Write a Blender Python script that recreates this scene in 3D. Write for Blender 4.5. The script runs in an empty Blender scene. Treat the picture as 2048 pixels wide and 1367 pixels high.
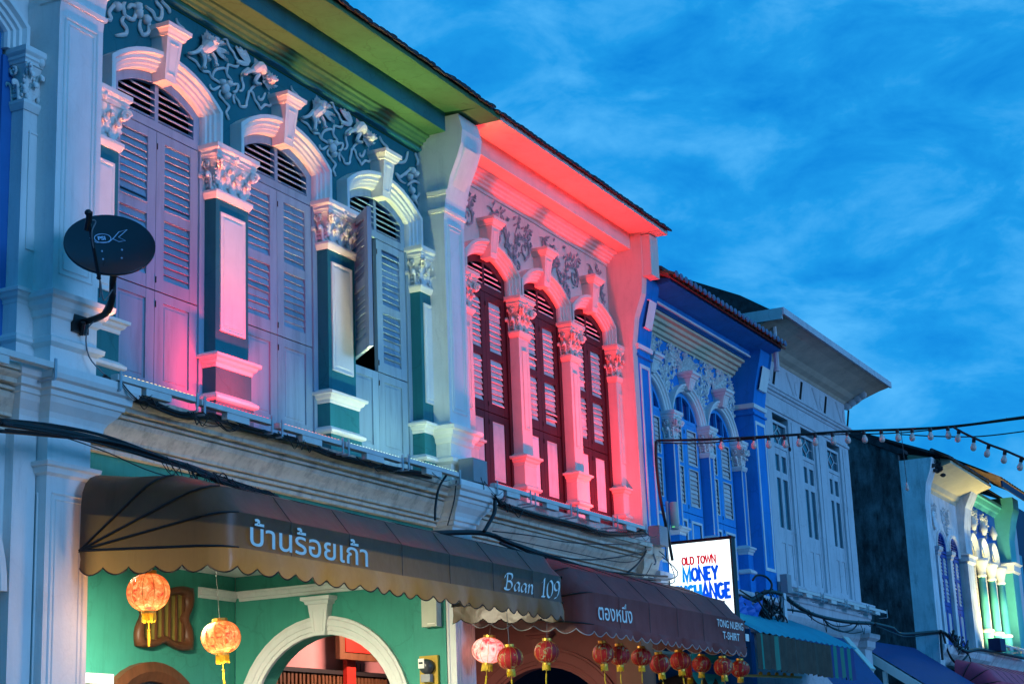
import bpy, math, random
from mathutils import Vector, Matrix
R = math.radians
random.seed(7)
S = bpy.context.scene
C = S.collection

# ------------------------------------------------------------------ camera
# world: X runs along the row of houses, Y into the houses, Z up; the eye stands at the origin, 1.6 m up
cam = bpy.data.cameras.new('camera')
cam.sensor_width = 36.0
cam.lens = 60.82
cam.clip_end = 3000
cam_o = bpy.data.objects.new('camera', cam); C.objects.link(cam_o)
yaw, pitch, roll = R(26.416), R(14.34), R(-2.30)
d = Vector((math.cos(yaw)*math.cos(pitch), math.sin(yaw)*math.cos(pitch), math.sin(pitch)))
r0 = d.cross(Vector((0, 0, 1))).normalized(); u0 = r0.cross(d)
r1 = r0*math.cos(roll) + u0*math.sin(roll); u1 = -r0*math.sin(roll) + u0*math.cos(roll)
M4 = Matrix.Identity(4)
for i in range(3):
    M4[i][0] = r1[i]; M4[i][1] = u1[i]; M4[i][2] = -d[i]
M4.translation = (0, 0, 1.6)
cam_o.matrix_world = M4
S.camera = cam_o

# ------------------------------------------------------------------ sky: dusk, thin blue cloud
W = bpy.data.worlds.new('World'); S.world = W; W.use_nodes = True
nt = W.node_tree; nt.nodes.clear()
def wn(t, **k):
    n = nt.nodes.new(t)
    for a, b in k.items(): setattr(n, a, b)
    return n
sky = wn('ShaderNodeTexSky', sky_type='NISHITA', sun_disc=False, sun_elevation=R(3), sun_rotation=R(183), ozone_density=6.0, air_density=1.2, dust_density=0.4)
tc = wn('ShaderNodeTexCoord')
mp = wn('ShaderNodeMapping'); mp.inputs['Scale'].default_value = (2.4, 2.4, 5.2); mp.inputs['Rotation'].default_value = (0.25, 0.1, 0.5)
nz = wn('ShaderNodeTexNoise'); nz.inputs['Scale'].default_value = 4.6; nz.inputs['Detail'].default_value = 9; nz.inputs['Roughness'].default_value = 0.60; nz.inputs['Distortion'].default_value = 0.35
cr = wn('ShaderNodeValToRGB')
cr.color_ramp.elements[0].position = 0.30; cr.color_ramp.elements[0].color = (0.004, 0.235, 0.74, 1)
cr.color_ramp.elements[1].position = 0.68; cr.color_ramp.elements[1].color = (0.085, 0.48, 0.98, 1)
e = cr.color_ramp.elements.new(0.48); e.color = (0.014, 0.335, 0.84, 1)
bw = wn('ShaderNodeRGBToBW')
mul = wn('ShaderNodeMath', operation='MULTIPLY'); mul.inputs[1].default_value = 0.8
pw = wn('ShaderNodeMath', operation='POWER'); pw.inputs[1].default_value = 0.10
mx = wn('ShaderNodeMix', data_type='RGBA', blend_type='MULTIPLY'); mx.inputs[0].default_value = 1.0
bg = wn('ShaderNodeBackground'); bg.inputs[1].default_value = 1.12
ow = wn('ShaderNodeOutputWorld')
L = nt.links.new
L(tc.outputs['Generated'], mp.inputs[0]); L(mp.outputs[0], nz.inputs['Vector']); L(nz.outputs['Fac'], cr.inputs[0])
L(sky.outputs[0], bw.inputs[0]); L(bw.outputs[0], mul.inputs[0]); L(mul.outputs[0], pw.inputs[0])
L(cr.outputs[0], mx.inputs[6]); L(pw.outputs[0], mx.inputs[7]); L(mx.outputs[2], bg.inputs[0]); L(bg.outputs[0], ow.inputs[0])

# afterglow: the low, wide light of dusk from behind the eye
sun = bpy.data.lights.new('sun', 'SUN'); sun.energy = 1.7; sun.angle = R(25); sun.color = (0.27, 0.52, 1.0)
sun_o = bpy.data.objects.new('sun', sun); C.objects.link(sun_o)
sun_o.rotation_euler = Vector((0.06, 1.0, -0.06)).to_track_quat('-Z', 'Y').to_euler()

S.view_settings.view_transform = 'Standard'
S.view_settings.look = 'None'
S.view_settings.exposure = 0.0
S.view_settings.gamma = 1.0
S.render.engine = 'CYCLES'
S.cycles.max_bounces = 5
S.cycles.diffuse_bounces = 3
S.cycles.use_denoising = True

# ------------------------------------------------------------------ materials
MATS = {}
def mat(name, col, rough=0.6, var=0.12, scale=3.0, bump=0.15, bscale=60.0, stain=0.0, stain_col=(0.03, 0.03, 0.03), spec=0.35, emit=None, estr=1.0, stretch=(1, 1, 1), metal=0.0, sheen=0.0, trans=0.0, streak=0.0, objvar=0.0, crack=0.0):
    if name in MATS: return MATS[name]
    m = bpy.data.materials.new(name); m.use_nodes = True
    t = m.node_tree; n = t.nodes; l = t.links
    b = n['Principled BSDF']
    b.inputs['Roughness'].default_value = rough
    b.inputs['Specular IOR Level'].default_value = spec
    b.inputs['Metallic'].default_value = metal
    co = n.new('ShaderNodeTexCoord'); mpn = n.new('ShaderNodeMapping'); mpn.inputs['Scale'].default_value = stretch
    gm = n.new('ShaderNodeNewGeometry')
    l.new(gm.outputs['Position'], mpn.inputs[0])
    n1 = n.new('ShaderNodeTexNoise'); n1.inputs['Scale'].default_value = scale; n1.inputs['Detail'].default_value = 6; n1.inputs['Roughness'].default_value = 0.6
    l.new(mpn.outputs[0], n1.inputs['Vector'])
    r = n.new('ShaderNodeValToRGB')
    lo = tuple(c*(1-var) for c in col); hi = tuple(min(1, c*(1+var)) for c in col)
    r.color_ramp.elements[0].position = 0.3; r.color_ramp.elements[0].color = (*lo, 1)
    r.color_ramp.elements[1].position = 0.7; r.color_ramp.elements[1].color = (*hi, 1)
    l.new(n1.outputs['Fac'], r.inputs[0])
    last = r.outputs[0]
    if stain > 0:
        n2 = n.new('ShaderNodeTexNoise'); n2.inputs['Scale'].default_value = 2.3; n2.inputs['Detail'].default_value = 9; n2.inputs['Roughness'].default_value = 0.72
        mp2 = n.new('ShaderNodeMapping'); mp2.inputs['Scale'].default_value = (2.2, 2.2, 0.7); mp2.inputs['Location'].default_value = (3.1, 7.7, 1.3)
        l.new(gm.outputs['Position'], mp2.inputs[0]); l.new(mp2.outputs[0], n2.inputs['Vector'])
        r2 = n.new('ShaderNodeValToRGB'); r2.color_ramp.elements[0].position = 0.62 - 0.2*stain; r2.color_ramp.elements[1].position = 0.78 - 0.1*stain
        r2.color_ramp.elements[0].color = (0, 0, 0, 1); r2.color_ramp.elements[1].color = (min(1, 0.35+stain*0.6),)*3 + (1,)
        l.new(n2.outputs['Fac'], r2.inputs[0])
        mm = n.new('ShaderNodeMix'); mm.data_type = 'RGBA'; mm.inputs[7].default_value = (*stain_col, 1)
        l.new(r2.outputs[0], mm.inputs[0]); l.new(last, mm.inputs[6]); last = mm.outputs[2]
    if streak > 0:
        # rain streaks: noise drawn out down the wall, broken by a coarser noise
        mp3 = n.new('ShaderNodeMapping'); mp3.inputs['Scale'].default_value = (5.0, 5.0, 0.6); l.new(gm.outputs['Position'], mp3.inputs[0])
        n4 = n.new('ShaderNodeTexNoise'); n4.inputs['Scale'].default_value = 1.6; n4.inputs['Detail'].default_value = 6; n4.inputs['Roughness'].default_value = 0.7; l.new(mp3.outputs[0], n4.inputs['Vector'])
        r4 = n.new('ShaderNodeValToRGB'); r4.color_ramp.elements[0].position = 0.50; r4.color_ramp.elements[1].position = 0.74; r4.color_ramp.elements[0].color = (0, 0, 0, 1); r4.color_ramp.elements[1].color = (streak,)*3+(1,)
        l.new(n4.outputs['Fac'], r4.inputs[0])
        m4 = n.new('ShaderNodeMix'); m4.data_type = 'RGBA'; m4.inputs[7].default_value = (*(c*0.28 for c in col), 1)
        l.new(r4.outputs[0], m4.inputs[0]); l.new(last, m4.inputs[6]); last = m4.outputs[2]
    if crack > 0:
        vo = n.new('ShaderNodeTexVoronoi'); vo.feature = 'DISTANCE_TO_EDGE'; vo.inputs['Scale'].default_value = 1.5; vo.inputs['Randomness'].default_value = 1.0
        n5 = n.new('ShaderNodeTexNoise'); n5.inputs['Scale'].default_value = 4.0; n5.inputs['Detail'].default_value = 4
        ad = n.new('ShaderNodeMix'); ad.data_type = 'RGBA'; ad.inputs[0].default_value = 0.25; l.new(gm.outputs['Position'], ad.inputs[6]); l.new(n5.outputs['Color'], ad.inputs[7]); l.new(gm.outputs['Position'], n5.inputs['Vector']); l.new(ad.outputs[2], vo.inputs['Vector'])
        r5 = n.new('ShaderNodeValToRGB'); r5.color_ramp.elements[0].position = 0.0; r5.color_ramp.elements[1].position = 0.012; r5.color_ramp.elements[0].color = (crack,)*3+(1,); r5.color_ramp.elements[1].color = (0, 0, 0, 1)
        l.new(vo.outputs['Distance'], r5.inputs[0])
        m5 = n.new('ShaderNodeMix'); m5.data_type = 'RGBA'; m5.inputs[7].default_value = (*(c*0.25 for c in col), 1)
        l.new(r5.outputs[0], m5.inputs[0]); l.new(last, m5.inputs[6]); last = m5.outputs[2]
    if objvar > 0:
        oi = n.new('ShaderNodeObjectInfo'); mr = n.new('ShaderNodeMapRange'); mr.inputs[3].default_value = 1-objvar; mr.inputs[4].default_value = 1+objvar*0.6
        l.new(oi.outputs['Random'], mr.inputs[0])
        m6 = n.new('ShaderNodeMix'); m6.data_type = 'RGBA'; m6.blend_type = 'MULTIPLY'; m6.inputs[0].default_value = 1.0
        l.new(last, m6.inputs[6]); l.new(mr.outputs[0], m6.inputs[7]); last = m6.outputs[2]
    l.new(last, b.inputs['Base Color'])
    if bump > 0:
        n3 = n.new('ShaderNodeTexNoise'); n3.inputs['Scale'].default_value = bscale; n3.inputs['Detail'].default_value = 3
        l.new(mpn.outputs[0], n3.inputs['Vector'])
        bp = n.new('ShaderNodeBump'); bp.inputs['Strength'].default_value = bump; bp.inputs['Distance'].default_value = 0.01
        l.new(n3.outputs['Fac'], bp.inputs['Height']); l.new(bp.outputs[0], b.inputs['Normal'])
    if emit:
        b.inputs['Emission Color'].default_value = (*emit, 1); b.inputs['Emission Strength'].default_value = estr
    if trans: b.inputs['Transmission Weight'].default_value = trans
    MATS[name] = m
    return m

mat('white_plaster', (0.74, 0.73, 0.70), 0.75, 0.06, 2.0, 0.20, 30, stain=0.14, stain_col=(0.42, 0.40, 0.36), spec=0.15, streak=0.22, crack=0.07)
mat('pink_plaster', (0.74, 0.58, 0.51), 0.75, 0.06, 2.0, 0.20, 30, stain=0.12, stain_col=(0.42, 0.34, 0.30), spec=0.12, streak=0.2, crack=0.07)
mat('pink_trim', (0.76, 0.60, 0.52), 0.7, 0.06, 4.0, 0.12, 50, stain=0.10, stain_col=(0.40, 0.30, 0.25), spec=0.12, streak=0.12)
mat('white_trim', (0.76, 0.74, 0.70), 0.7, 0.05, 4.0, 0.12, 50, stain=0.10, stain_col=(0.38, 0.35, 0.30), spec=0.15, streak=0.12)
mat('cornice_plaster', (0.64, 0.57, 0.46), 0.8, 0.10, 3.0, 0.25, 40, stain=0.48, stain_col=(0.15, 0.125, 0.095), spec=0.1, streak=0.6)
mat('teal_paint', (0.022, 0.165, 0.195), 0.6, 0.10, 2.0, 0.18, 30, spec=0.12, streak=0.25, crack=0.25, stain=0.05, stain_col=(0.02, 0.09, 0.12))
mat('soffit_green', (0.070, 0.19, 0.085), 0.7, 0.12, 2.0, 0.2, 30, spec=0.1, streak=0.3, crack=0.3, stain=0.14, stain_col=(0.06, 0.12, 0.06))
mat('mint_paint', (0.050, 0.30, 0.225), 0.6, 0.10, 2.0, 0.2, 30, spec=0.2, streak=0.3, crack=0.2, stain=0.12, stain_col=(0.05, 0.2, 0.14))
mat('shutter_grey', (0.24, 0.36, 0.46), 0.6, 0.08, 6.0, 0.15, 30, stretch=(1, 1, 0.15), spec=0.2, objvar=0.14, streak=0.4)
mat('maroon_paint', (0.050, 0.009, 0.013), 0.5, 0.2, 6.0, 0.12, 30, stretch=(1, 1, 0.15), spec=0.25)
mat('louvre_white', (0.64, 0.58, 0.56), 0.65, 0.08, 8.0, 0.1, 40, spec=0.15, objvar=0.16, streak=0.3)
mat('blue_paint', (0.018, 0.22, 0.60), 0.6, 0.10, 2.0, 0.15, 30, spec=0.12, streak=0.35, crack=0.2, stain=0.08, stain_col=(0.01, 0.05, 0.25))
mat('blue_shutter', (0.035, 0.30, 0.70), 0.5, 0.08, 5.0, 0.08, 30)
mat('deep_blue_glass', (0.004, 0.02, 0.12), 0.12, 0.1, 2.0, 0.0, 10, spec=0.5)
mat('left_blue', (0.02, 0.14, 0.38), 0.5, 0.1, 4.0, 0.1, 30)
mat('cream_moulding', (0.66, 0.56, 0.38), 0.7, 0.08, 3.0, 0.15, 50, stain=0.2, stain_col=(0.16, 0.13, 0.08))
mat('pale_house', (0.54, 0.55, 0.58), 0.75, 0.08, 2.0, 0.2, 40, stain=0.20, stain_col=(0.24, 0.24, 0.25), spec=0.12, streak=0.35, crack=0.25)
mat('slab_concrete', (0.58, 0.46, 0.35), 0.8, 0.15, 3.0, 0.25, 40, stain=0.25, stain_col=(0.12, 0.10, 0.08))
mat('dark_glass', (0.02, 0.06, 0.09), 0.1, 0.1, 2.0, 0.0, 10, spec=0.6)
mat('shade_black', (0.004, 0.004, 0.005), 0.9, 0.0, 1.0, 0)  # near-black that paints the shade inside rooms and openings
mat('mossy_wall', (0.13, 0.13, 0.14), 0.9, 0.6, 1.6, 0.6, 22, stain=1.15, stain_col=(0.010, 0.011, 0.012), streak=0.6)
mat('old_plaster', (0.68, 0.70, 0.72), 0.85, 0.18, 2.0, 0.35, 30, stain=0.42, stain_col=(0.07, 0.075, 0.08), streak=0.45)
mat('old_blue', (0.03, 0.08, 0.36), 0.6, 0.2, 5, 0.1, 30)
mat('far_teal', (0.08, 0.42, 0.42), 0.6, 0.1, 3, 0.1, 30, stain=0.1, stain_col=(0.05, 0.2, 0.22))
mat('far_blue', (0.02, 0.14, 0.50), 0.6, 0.1, 3, 0.1, 30)
mat('roof_tile', (0.030, 0.030, 0.036), 0.85, 0.6, 9.0, 0.5, 40, stain=0.35, stain_col=(0.10, 0.10, 0.11))
mat('clay_tile', (0.22, 0.055, 0.025), 0.75, 0.3, 9.0, 0.3, 40, stain=0.3, stain_col=(0.05, 0.02, 0.015))
mat('glazed_tile_end', (0.10, 0.13, 0.22), 0.45, 0.2, 9.0, 0.1, 40)
mat('rusty_sheet', (0.14, 0.075, 0.04), 0.7, 0.4, 8.0, 0.3, 40, stain=0.4, stain_col=(0.04, 0.025, 0.02))
mat('brown_vinyl', (0.165, 0.105, 0.052), 0.36, 0.12, 5.0, 0.06, 25, spec=0.5, stain=0.12, stain_col=(0.07, 0.045, 0.03))
mat('maroon_canvas', (0.20, 0.092, 0.090), 0.62, 0.12, 5.0, 0.15, 140, spec=0.3, stain=0.16, stain_col=(0.055, 0.028, 0.028))
mat('dark_piping', (0.02, 0.013, 0.012), 0.5, 0.1, 5, 0)
mat('pale_edging', (0.40, 0.38, 0.36), 0.6, 0.1, 5, 0)
mat('letter_white', (0.88, 0.82, 0.74), 0.55, 0.08, 14, 0)
mat('black_cable', (0.010, 0.010, 0.011), 0.45, 0.2, 9, 0)
mat('grey_cable', (0.16, 0.17, 0.18), 0.5, 0.2, 9, 0)
mat('dish_black', (0.006, 0.008, 0.016), 0.33, 0.2, 5, 0.02, 40, spec=0.5)
mat('galvanised', (0.42, 0.43, 0.45), 0.4, 0.12, 9, 0.05, 60, metal=0.5)
mat('lamp_white', (0.62, 0.60, 0.56), 0.5, 0.08, 9, 0.03, 60)
mat('box_grey', (0.28, 0.28, 0.29), 0.55, 0.1, 6, 0.05, 60)
mat('box_cream', (0.52, 0.50, 0.40), 0.5, 0.06, 6, 0.03, 60)
mat('wood_brown', (0.115, 0.040, 0.016), 0.45, 0.25, 4, 0.1, 30, stretch=(4, 4, 0.6))
mat('ochre_panel', (0.30, 0.23, 0.05), 0.6, 0.2, 6, 0.05, 30)
mat('salmon_wall', (0.52, 0.20, 0.19), 0.65, 0.08, 2, 0.1, 40)
mat('red_paint', (0.45, 0.020, 0.012), 0.4, 0.15, 5, 0.05, 30)
mat('red_silk', (0.50, 0.008, 0.008), 0.32, 0.15, 12, 0.1, 60, spec=0.5)
mat('gold', (0.75, 0.42, 0.06), 0.35, 0.15, 12, 0.05, 80, metal=0.6)
mat('yellow_fringe', (0.75, 0.50, 0.02), 0.6, 0.2, 30, 0)
mat('pictures', (0.42, 0.34, 0.22), 0.5, 0.7, 40, 0)
mat('yellow_board', (0.50, 0.32, 0.03), 0.6, 0.12, 6, 0.05, 30)
mat('meter_dark', (0.05, 0.055, 0.06), 0.3, 0.2, 8, 0.02, 40)
mat('relief_grey', (0.40, 0.37, 0.38), 0.8, 0.25, 12.0, 0.3, 60, stain=0.35, stain_col=(0.10, 0.08, 0.08), spec=0.1)
mat('terracotta_wall', (0.26, 0.085, 0.065), 0.6, 0.1, 2, 0.15, 40)
mat('brown_wall', (0.26, 0.13, 0.075), 0.6, 0.1, 2, 0.15, 40)
mat('night_blue', (0.008, 0.022, 0.075), 0.6, 0.1, 2, 0.1, 40)
mat('asphalt', (0.05, 0.05, 0.052), 0.85, 0.25, 4, 0.4, 80)
mat('pavement', (0.22, 0.21, 0.20), 0.8, 0.15, 4, 0.3, 60)
mat('bulb_glass', (0.72, 0.55, 0.48), 0.25, 0.04, 9, 0, spec=0.5)
mat('tarp_blue', (0.02, 0.13, 0.50), 0.5, 0.15, 4, 0.1, 30)
mat('awning_teal', (0.010, 0.27, 0.36), 0.55, 0.1, 4, 0.05, 30)
mat('awning_green', (0.010, 0.20, 0.14), 0.6, 0.1, 4, 0.05, 30)
mat('awning_navy', (0.010, 0.040, 0.17), 0.6, 0.1, 4, 0.05, 30)
mat('awning_dark', (0.055, 0.05, 0.035), 0.7, 0.3, 6, 0.05, 30)
mat('awning_red', (0.55, 0.05, 0.10), 0.55, 0.15, 4, 0.1, 30)
mat('pale_mint', (0.45, 0.62, 0.56), 0.6, 0.05, 4, 0)

# ------------------------------------------------------------------ mesh helpers
class MB:
    def __init__(s): s.v = []; s.f = []
    def add(s, vs, fs):
        b = len(s.v); s.v.extend(vs); s.f.extend([tuple(b+i for i in f) for f in fs]); return s
    def box(s, x0, x1, y0, y1, z0, z1):
        return s.add([(x0,y0,z0),(x1,y0,z0),(x1,y1,z0),(x0,y1,z0),(x0,y0,z1),(x1,y0,z1),(x1,y1,z1),(x0,y1,z1)],
                     [(0,3,2,1),(4,5,6,7),(0,1,5,4),(1,2,6,5),(2,3,7,6),(3,0,4,7)])
    def prism(s, poly, axis, a, b):
        # polygon in the two other axes (xz for axis y, yz for axis x, xy for axis z), extruded along axis from a to b
        n = len(poly)
        def mk(p, t): return {'y': (p[0], t, p[1]), 'x': (t, p[0], p[1]), 'z': (p[0], p[1], t)}[axis]
        vs = [mk(p, a) for p in poly] + [mk(p, b) for p in poly]
        fs = [tuple(range(n)), tuple(range(2*n-1, n-1, -1))] + [(i, i+n, (i+1) % n+n, (i+1) % n) for i in range(n)]
        return s.add(vs, fs)
    def ring(s, x0, x1, yf, yb, prof, cap=True):
        # moulding wrapped round the left, front and right of a block; prof = (offset out, z)
        vs = []; fs = []
        for o, z in prof: vs += [(x0-o, yb, z), (x0-o, yf-o, z), (x1+o, yf-o, z), (x1+o, yb, z)]
        for i in range(len(prof)-1):
            a = i*4; b = a+4
            fs += [(a, a+1, b+1, b), (a+1, a+2, b+2, b+1), (a+2, a+3, b+3, b+2), (a+3, a, b, b+3)]
        if cap:
            e = (len(prof)-1)*4; fs += [(3, 2, 1, 0), (e, e+1, e+2, e+3)]
        return s.add(vs, fs)
    def rows(s, rows, closed=False, caps=False):
        n = len(rows[0]); vs = [p for r in rows for p in r]; fs = []
        for i in range(len(rows)-1):
            for j in range(n if closed else n-1):
                k = (j+1) % n
                fs.append((i*n+j, i*n+k, (i+1)*n+k, (i+1)*n+j))
        if caps and closed:
            fs.append(tuple(range(n-1, -1, -1))); fs.append(tuple(range((len(rows)-1)*n, len(rows)*n)))
        return s.add(vs, fs)
    def tube(s, pts, r, n=6, flat=1.0, taper=None):
        pts = [Vector(p) for p in pts]; rows = []; m = len(pts)
        up = Vector((0.13, -1.0, 0.21)).normalized()
        for i, p in enumerate(pts):
            t = (pts[min(i+1, m-1)] - pts[max(i-1, 0)])
            if t.length < 1e-9: t = Vector((0, 0, 1))
            t.normalize(); a = t.cross(up)
            if a.length < 1e-3: a = t.cross(Vector((1, 0, 0.1)))
            a.normalize(); b = a.cross(t)
            rr = r*(taper(i/(m-1)) if taper else 1.0)
            rows.append([tuple(p + a*rr*math.cos(2*math.pi*k/n) + b*rr*flat*math.sin(2*math.pi*k/n)) for k in range(n)])
        return s.rows(rows, closed=True, caps=True)
    def blob(s, c, rx, ry, rz, n=8, m=5, jit=0.0):
        rows = []
        for i in range(m+1):
            ph = -math.pi/2 + math.pi*i/m
            k = max(math.cos(ph), 0.02); rows.append([(c[0]+rx*k*math.cos(2*math.pi*j/n)*(1+random.uniform(-jit, jit)), c[1]+ry*k*math.sin(2*math.pi*j/n)*(1+random.uniform(-jit, jit)), c[2]+rz*math.sin(ph)) for j in range(n)])
        return s.rows(rows, closed=True, caps=True)
    def lathe(s, c, prof, n=16):
        rows = [[(c[0]+r*math.cos(2*math.pi*j/n), c[1]+r*math.sin(2*math.pi*j/n), c[2]+z) for j in range(n)] for r, z in prof]
        return s.rows(rows, closed=True, caps=True)
    def mesh(s, name, smooth=False):
        me = bpy.data.meshes.new(name); me.from_pydata([tuple(v) for v in s.v], [], s.f); me.validate(); me.update()
        if smooth:
            me.polygons.foreach_set('use_smooth', [True]*len(me.polygons))
        return me
def obj(name, mb, m, parent=None, smooth=False, fix=True):
    me = mb if isinstance(mb, bpy.types.Mesh) else mb.mesh(name, smooth)
    if not isinstance(mb, bpy.types.Mesh):
        me.materials.append(MATS[m])
        if fix:
            import bmesh
            b = bmesh.new(); b.from_mesh(me); bmesh.ops.recalc_face_normals(b, faces=b.faces); b.to_mesh(me); b.free()
    o = bpy.data.objects.new(name, me); C.objects.link(o)
    if parent: o.parent = parent
    return o
def tag(o, label, cat, group=None):
    o['label'] = label; o['category'] = cat
    if group: o['group'] = group
    return o
def thing(name, label, cat, loc=(0, 0, 0), group=None):
    o = bpy.data.objects.new(name, None); C.objects.link(o); o.location = loc
    return tag(o, label, cat, group)
def part(name, mb, m, root, smooth=False):
    # a part keeps world coordinates: its own origin stays at the world's
    o = obj(name, mb, m, None, smooth)
    o.parent = root
    if root.parent is None: o.matrix_parent_inverse = Matrix.Translation(-Vector(root.location))
    return o
def spline(pts, k=4):
    out = []; n = len(pts)
    P = [Vector(p) for p in pts]
    for i in range(n-1):
        a, b, c_, e_ = P[max(i-1, 0)], P[i], P[i+1], P[min(i+2, n-1)]
        for j in range(k):
            t = j/k
            out.append(0.5*((2*b)+(c_-a)*t+(2*a-5*b+4*c_-e_)*t*t+(3*b-a-3*c_+e_)*t**3))
    out.append(P[-1]); return out
def offset_poly(pts, dd):
    # offset an open 2-D polyline to its right-hand side with mitred corners
    n = len(pts); out = []
    for i in range(n):
        p = Vector(pts[i])
        ns = []
        for a, b in ((i-1, i), (i, i+1)):
            if a < 0 or b > n-1: continue
            t = Vector(pts[b]) - Vector(pts[a]); t.normalize(); ns.append(Vector((t[1], -t[0])))
        if len(ns) == 1: out.append(p + ns[0]*dd)
        else:
            m = (ns[0]+ns[1]); m.normalize(); out.append(p + m*dd/max(m.dot(ns[0]), 0.3))
    return [tuple(q) for q in out]

# ------------------------------------------------------------------ measured lines of the plaster relief, cables and bulb strings (metres)
RIB = [[(-0.705,0.296),(-0.653,0.243),(-0.581,0.233),(-0.53,0.214),(-0.514,0.161)],[(-0.542,-0.004),(-0.476,-0.018),(-0.387,-0.024),(-0.328,-0.07),(-0.268,-0.068),(-0.208,-0.056),(-0.147,-0.093),(-0.056,-0.099),(0.037,-0.086)],[(-0.147,-0.083),(-0.117,-0.003),(-0.041,0.044),(0.036,0.073),(0.083,0.03),(0.145,-0.017)],[(0.098,-0.004),(0.067,0.064),(0.098,0.136),(0.192,0.15),(0.256,0.184),(0.24,0.228),(0.192,0.271),(0.129,0.308),(0.066,0.374),(0.019,0.367)],[(0.271,-0.072),(0.319,-0.045),(0.335,0.031),(0.303,0.07),(0.335,0.142),(0.416,0.212),(0.481,0.226)],[(0.193,-0.13),(0.24,-0.173),(0.287,-0.217),(0.367,-0.199),(0.399,-0.138),(0.415,-0.052),(0.464,-0.004),(0.512,-0.048),(0.561,-0.092),(0.626,-0.13),(0.693,-0.067),(0.793,-0.042),(0.81,0.036),(0.76,0.09)],[(0.448,-0.02),(0.513,0.064),(0.595,0.114)],[(-0.192,-0.168),(-0.162,-0.206),(-0.101,-0.184),(-0.04,-0.133)],[(-0.025,-0.167),(-0.04,-0.232),(0.037,-0.254),(0.099,-0.292),(0.068,-0.361),(0.084,-0.405),(0.115,-0.415)],[(0.161,-0.051),(0.24,-0.013),(0.232,-0.086),(0.161,-0.121)],[(0.177,-0.136),(0.193,-0.23)],[(0.594,-0.009),(0.61,-0.044),(0.677,-0.001),(0.694,0.056)],[(0.845,0.182),(0.905,0.204)]]
FAN = [[(-0.146,0.219),(-0.038,0.18),(0.031,0.176)],[(-0.146,0.229),(-0.038,0.23),(0.039,0.249)],[(-0.154,0.246),(-0.069,0.288),(-0.0,0.324)],[(-0.176,0.257),(-0.116,0.31),(-0.07,0.328)],[(0.404,0.264),(0.291,0.304),(0.196,0.359)],[(0.42,0.27),(0.323,0.326),(0.259,0.373)],[(0.428,0.283),(0.372,0.334),(0.34,0.373)],[(0.404,0.254),(0.307,0.228),(0.212,0.213)]]
LEG = [[(-0.352,0.057),(-0.33,0.007),(-0.344,-0.066)],[(-0.233,0.122),(-0.172,0.086),(-0.157,0.027)],[(-0.368,0.13),(-0.456,0.048),(-0.558,-0.005)],[(-0.293,0.168),(-0.293,0.08),(-0.277,0.037)],[(0.473,0.203),(0.375,0.158),(0.295,0.098)],[(0.538,0.186),(0.472,0.091),(0.538,0.084)]]
BLOB = [(0.028,-0.138),(-0.323,0.127),(-0.264,0.219),(-0.188,0.198),(0.506,0.246),(0.604,0.221),(0.703,0.195),(0.653,0.125)]
ENDR = ([[(-0.7,0.317),(-0.621,0.253),(-0.528,0.232),(-0.474,0.12)],[(-0.356,0.132),(-0.223,0.16),(-0.123,0.231),(-0.101,0.329)],[(0.081,0.374),(0.127,0.296),(0.111,0.225)],[(0.192,0.356),(0.174,0.244)],[(0.277,0.296),(0.223,0.233)],[(-0.157,0.025),(-0.029,0.156),(-0.155,0.051),(-0.279,-0.025),(-0.35,-0.008),(-0.304,-0.059),(-0.161,-0.067)],[(0.196,0.185),(0.32,0.157),(0.34,0.057),(0.234,-0.041),(0.228,-0.161)],[(-0.113,-0.078),(0.038,0.019),(0.161,0.003),(0.131,-0.111),(0.027,-0.219)],[(-0.038,-0.043),(0.005,-0.16),(0.099,-0.237)],[(0.099,-0.237),(0.247,-0.26),(0.254,-0.363),(0.224,-0.462)],[(-0.356,-0.151),(-0.238,-0.167),(-0.191,-0.205)]],[(-0.025,0.122),(0.048,0.105),(-0.079,0.028),(-0.037,-0.116),(-0.005,-0.197)])
ENDL = ([[(0.146,0.014),(0.197,0.072),(0.265,0.062),(0.227,-0.047),(0.148,-0.078)],[(0.105,0.062),(0.08,-0.003),(0.108,-0.057),(0.187,-0.063)],[(0.095,-0.081),(0.07,-0.146),(0.137,-0.184),(0.112,-0.24),(-0.004,-0.294)],[(0.321,-0.019),(0.309,-0.108),(0.35,-0.148),(0.418,-0.112),(0.443,-0.027),(0.415,0.018)],[(0.385,0.139),(0.468,0.125),(0.524,0.081),(0.593,0.099),(0.619,0.195),(0.549,0.224),(0.534,0.256)],[(0.604,0.285),(0.689,0.252),(0.732,0.207)],[(-0.136,-0.191),(-0.085,-0.18),(-0.099,-0.121),(-0.05,-0.037),(0.001,0.02)]],[(0.283,0.022),(0.268,0.081),(-0.008,-0.03),(0.392,0.009)])
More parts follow.
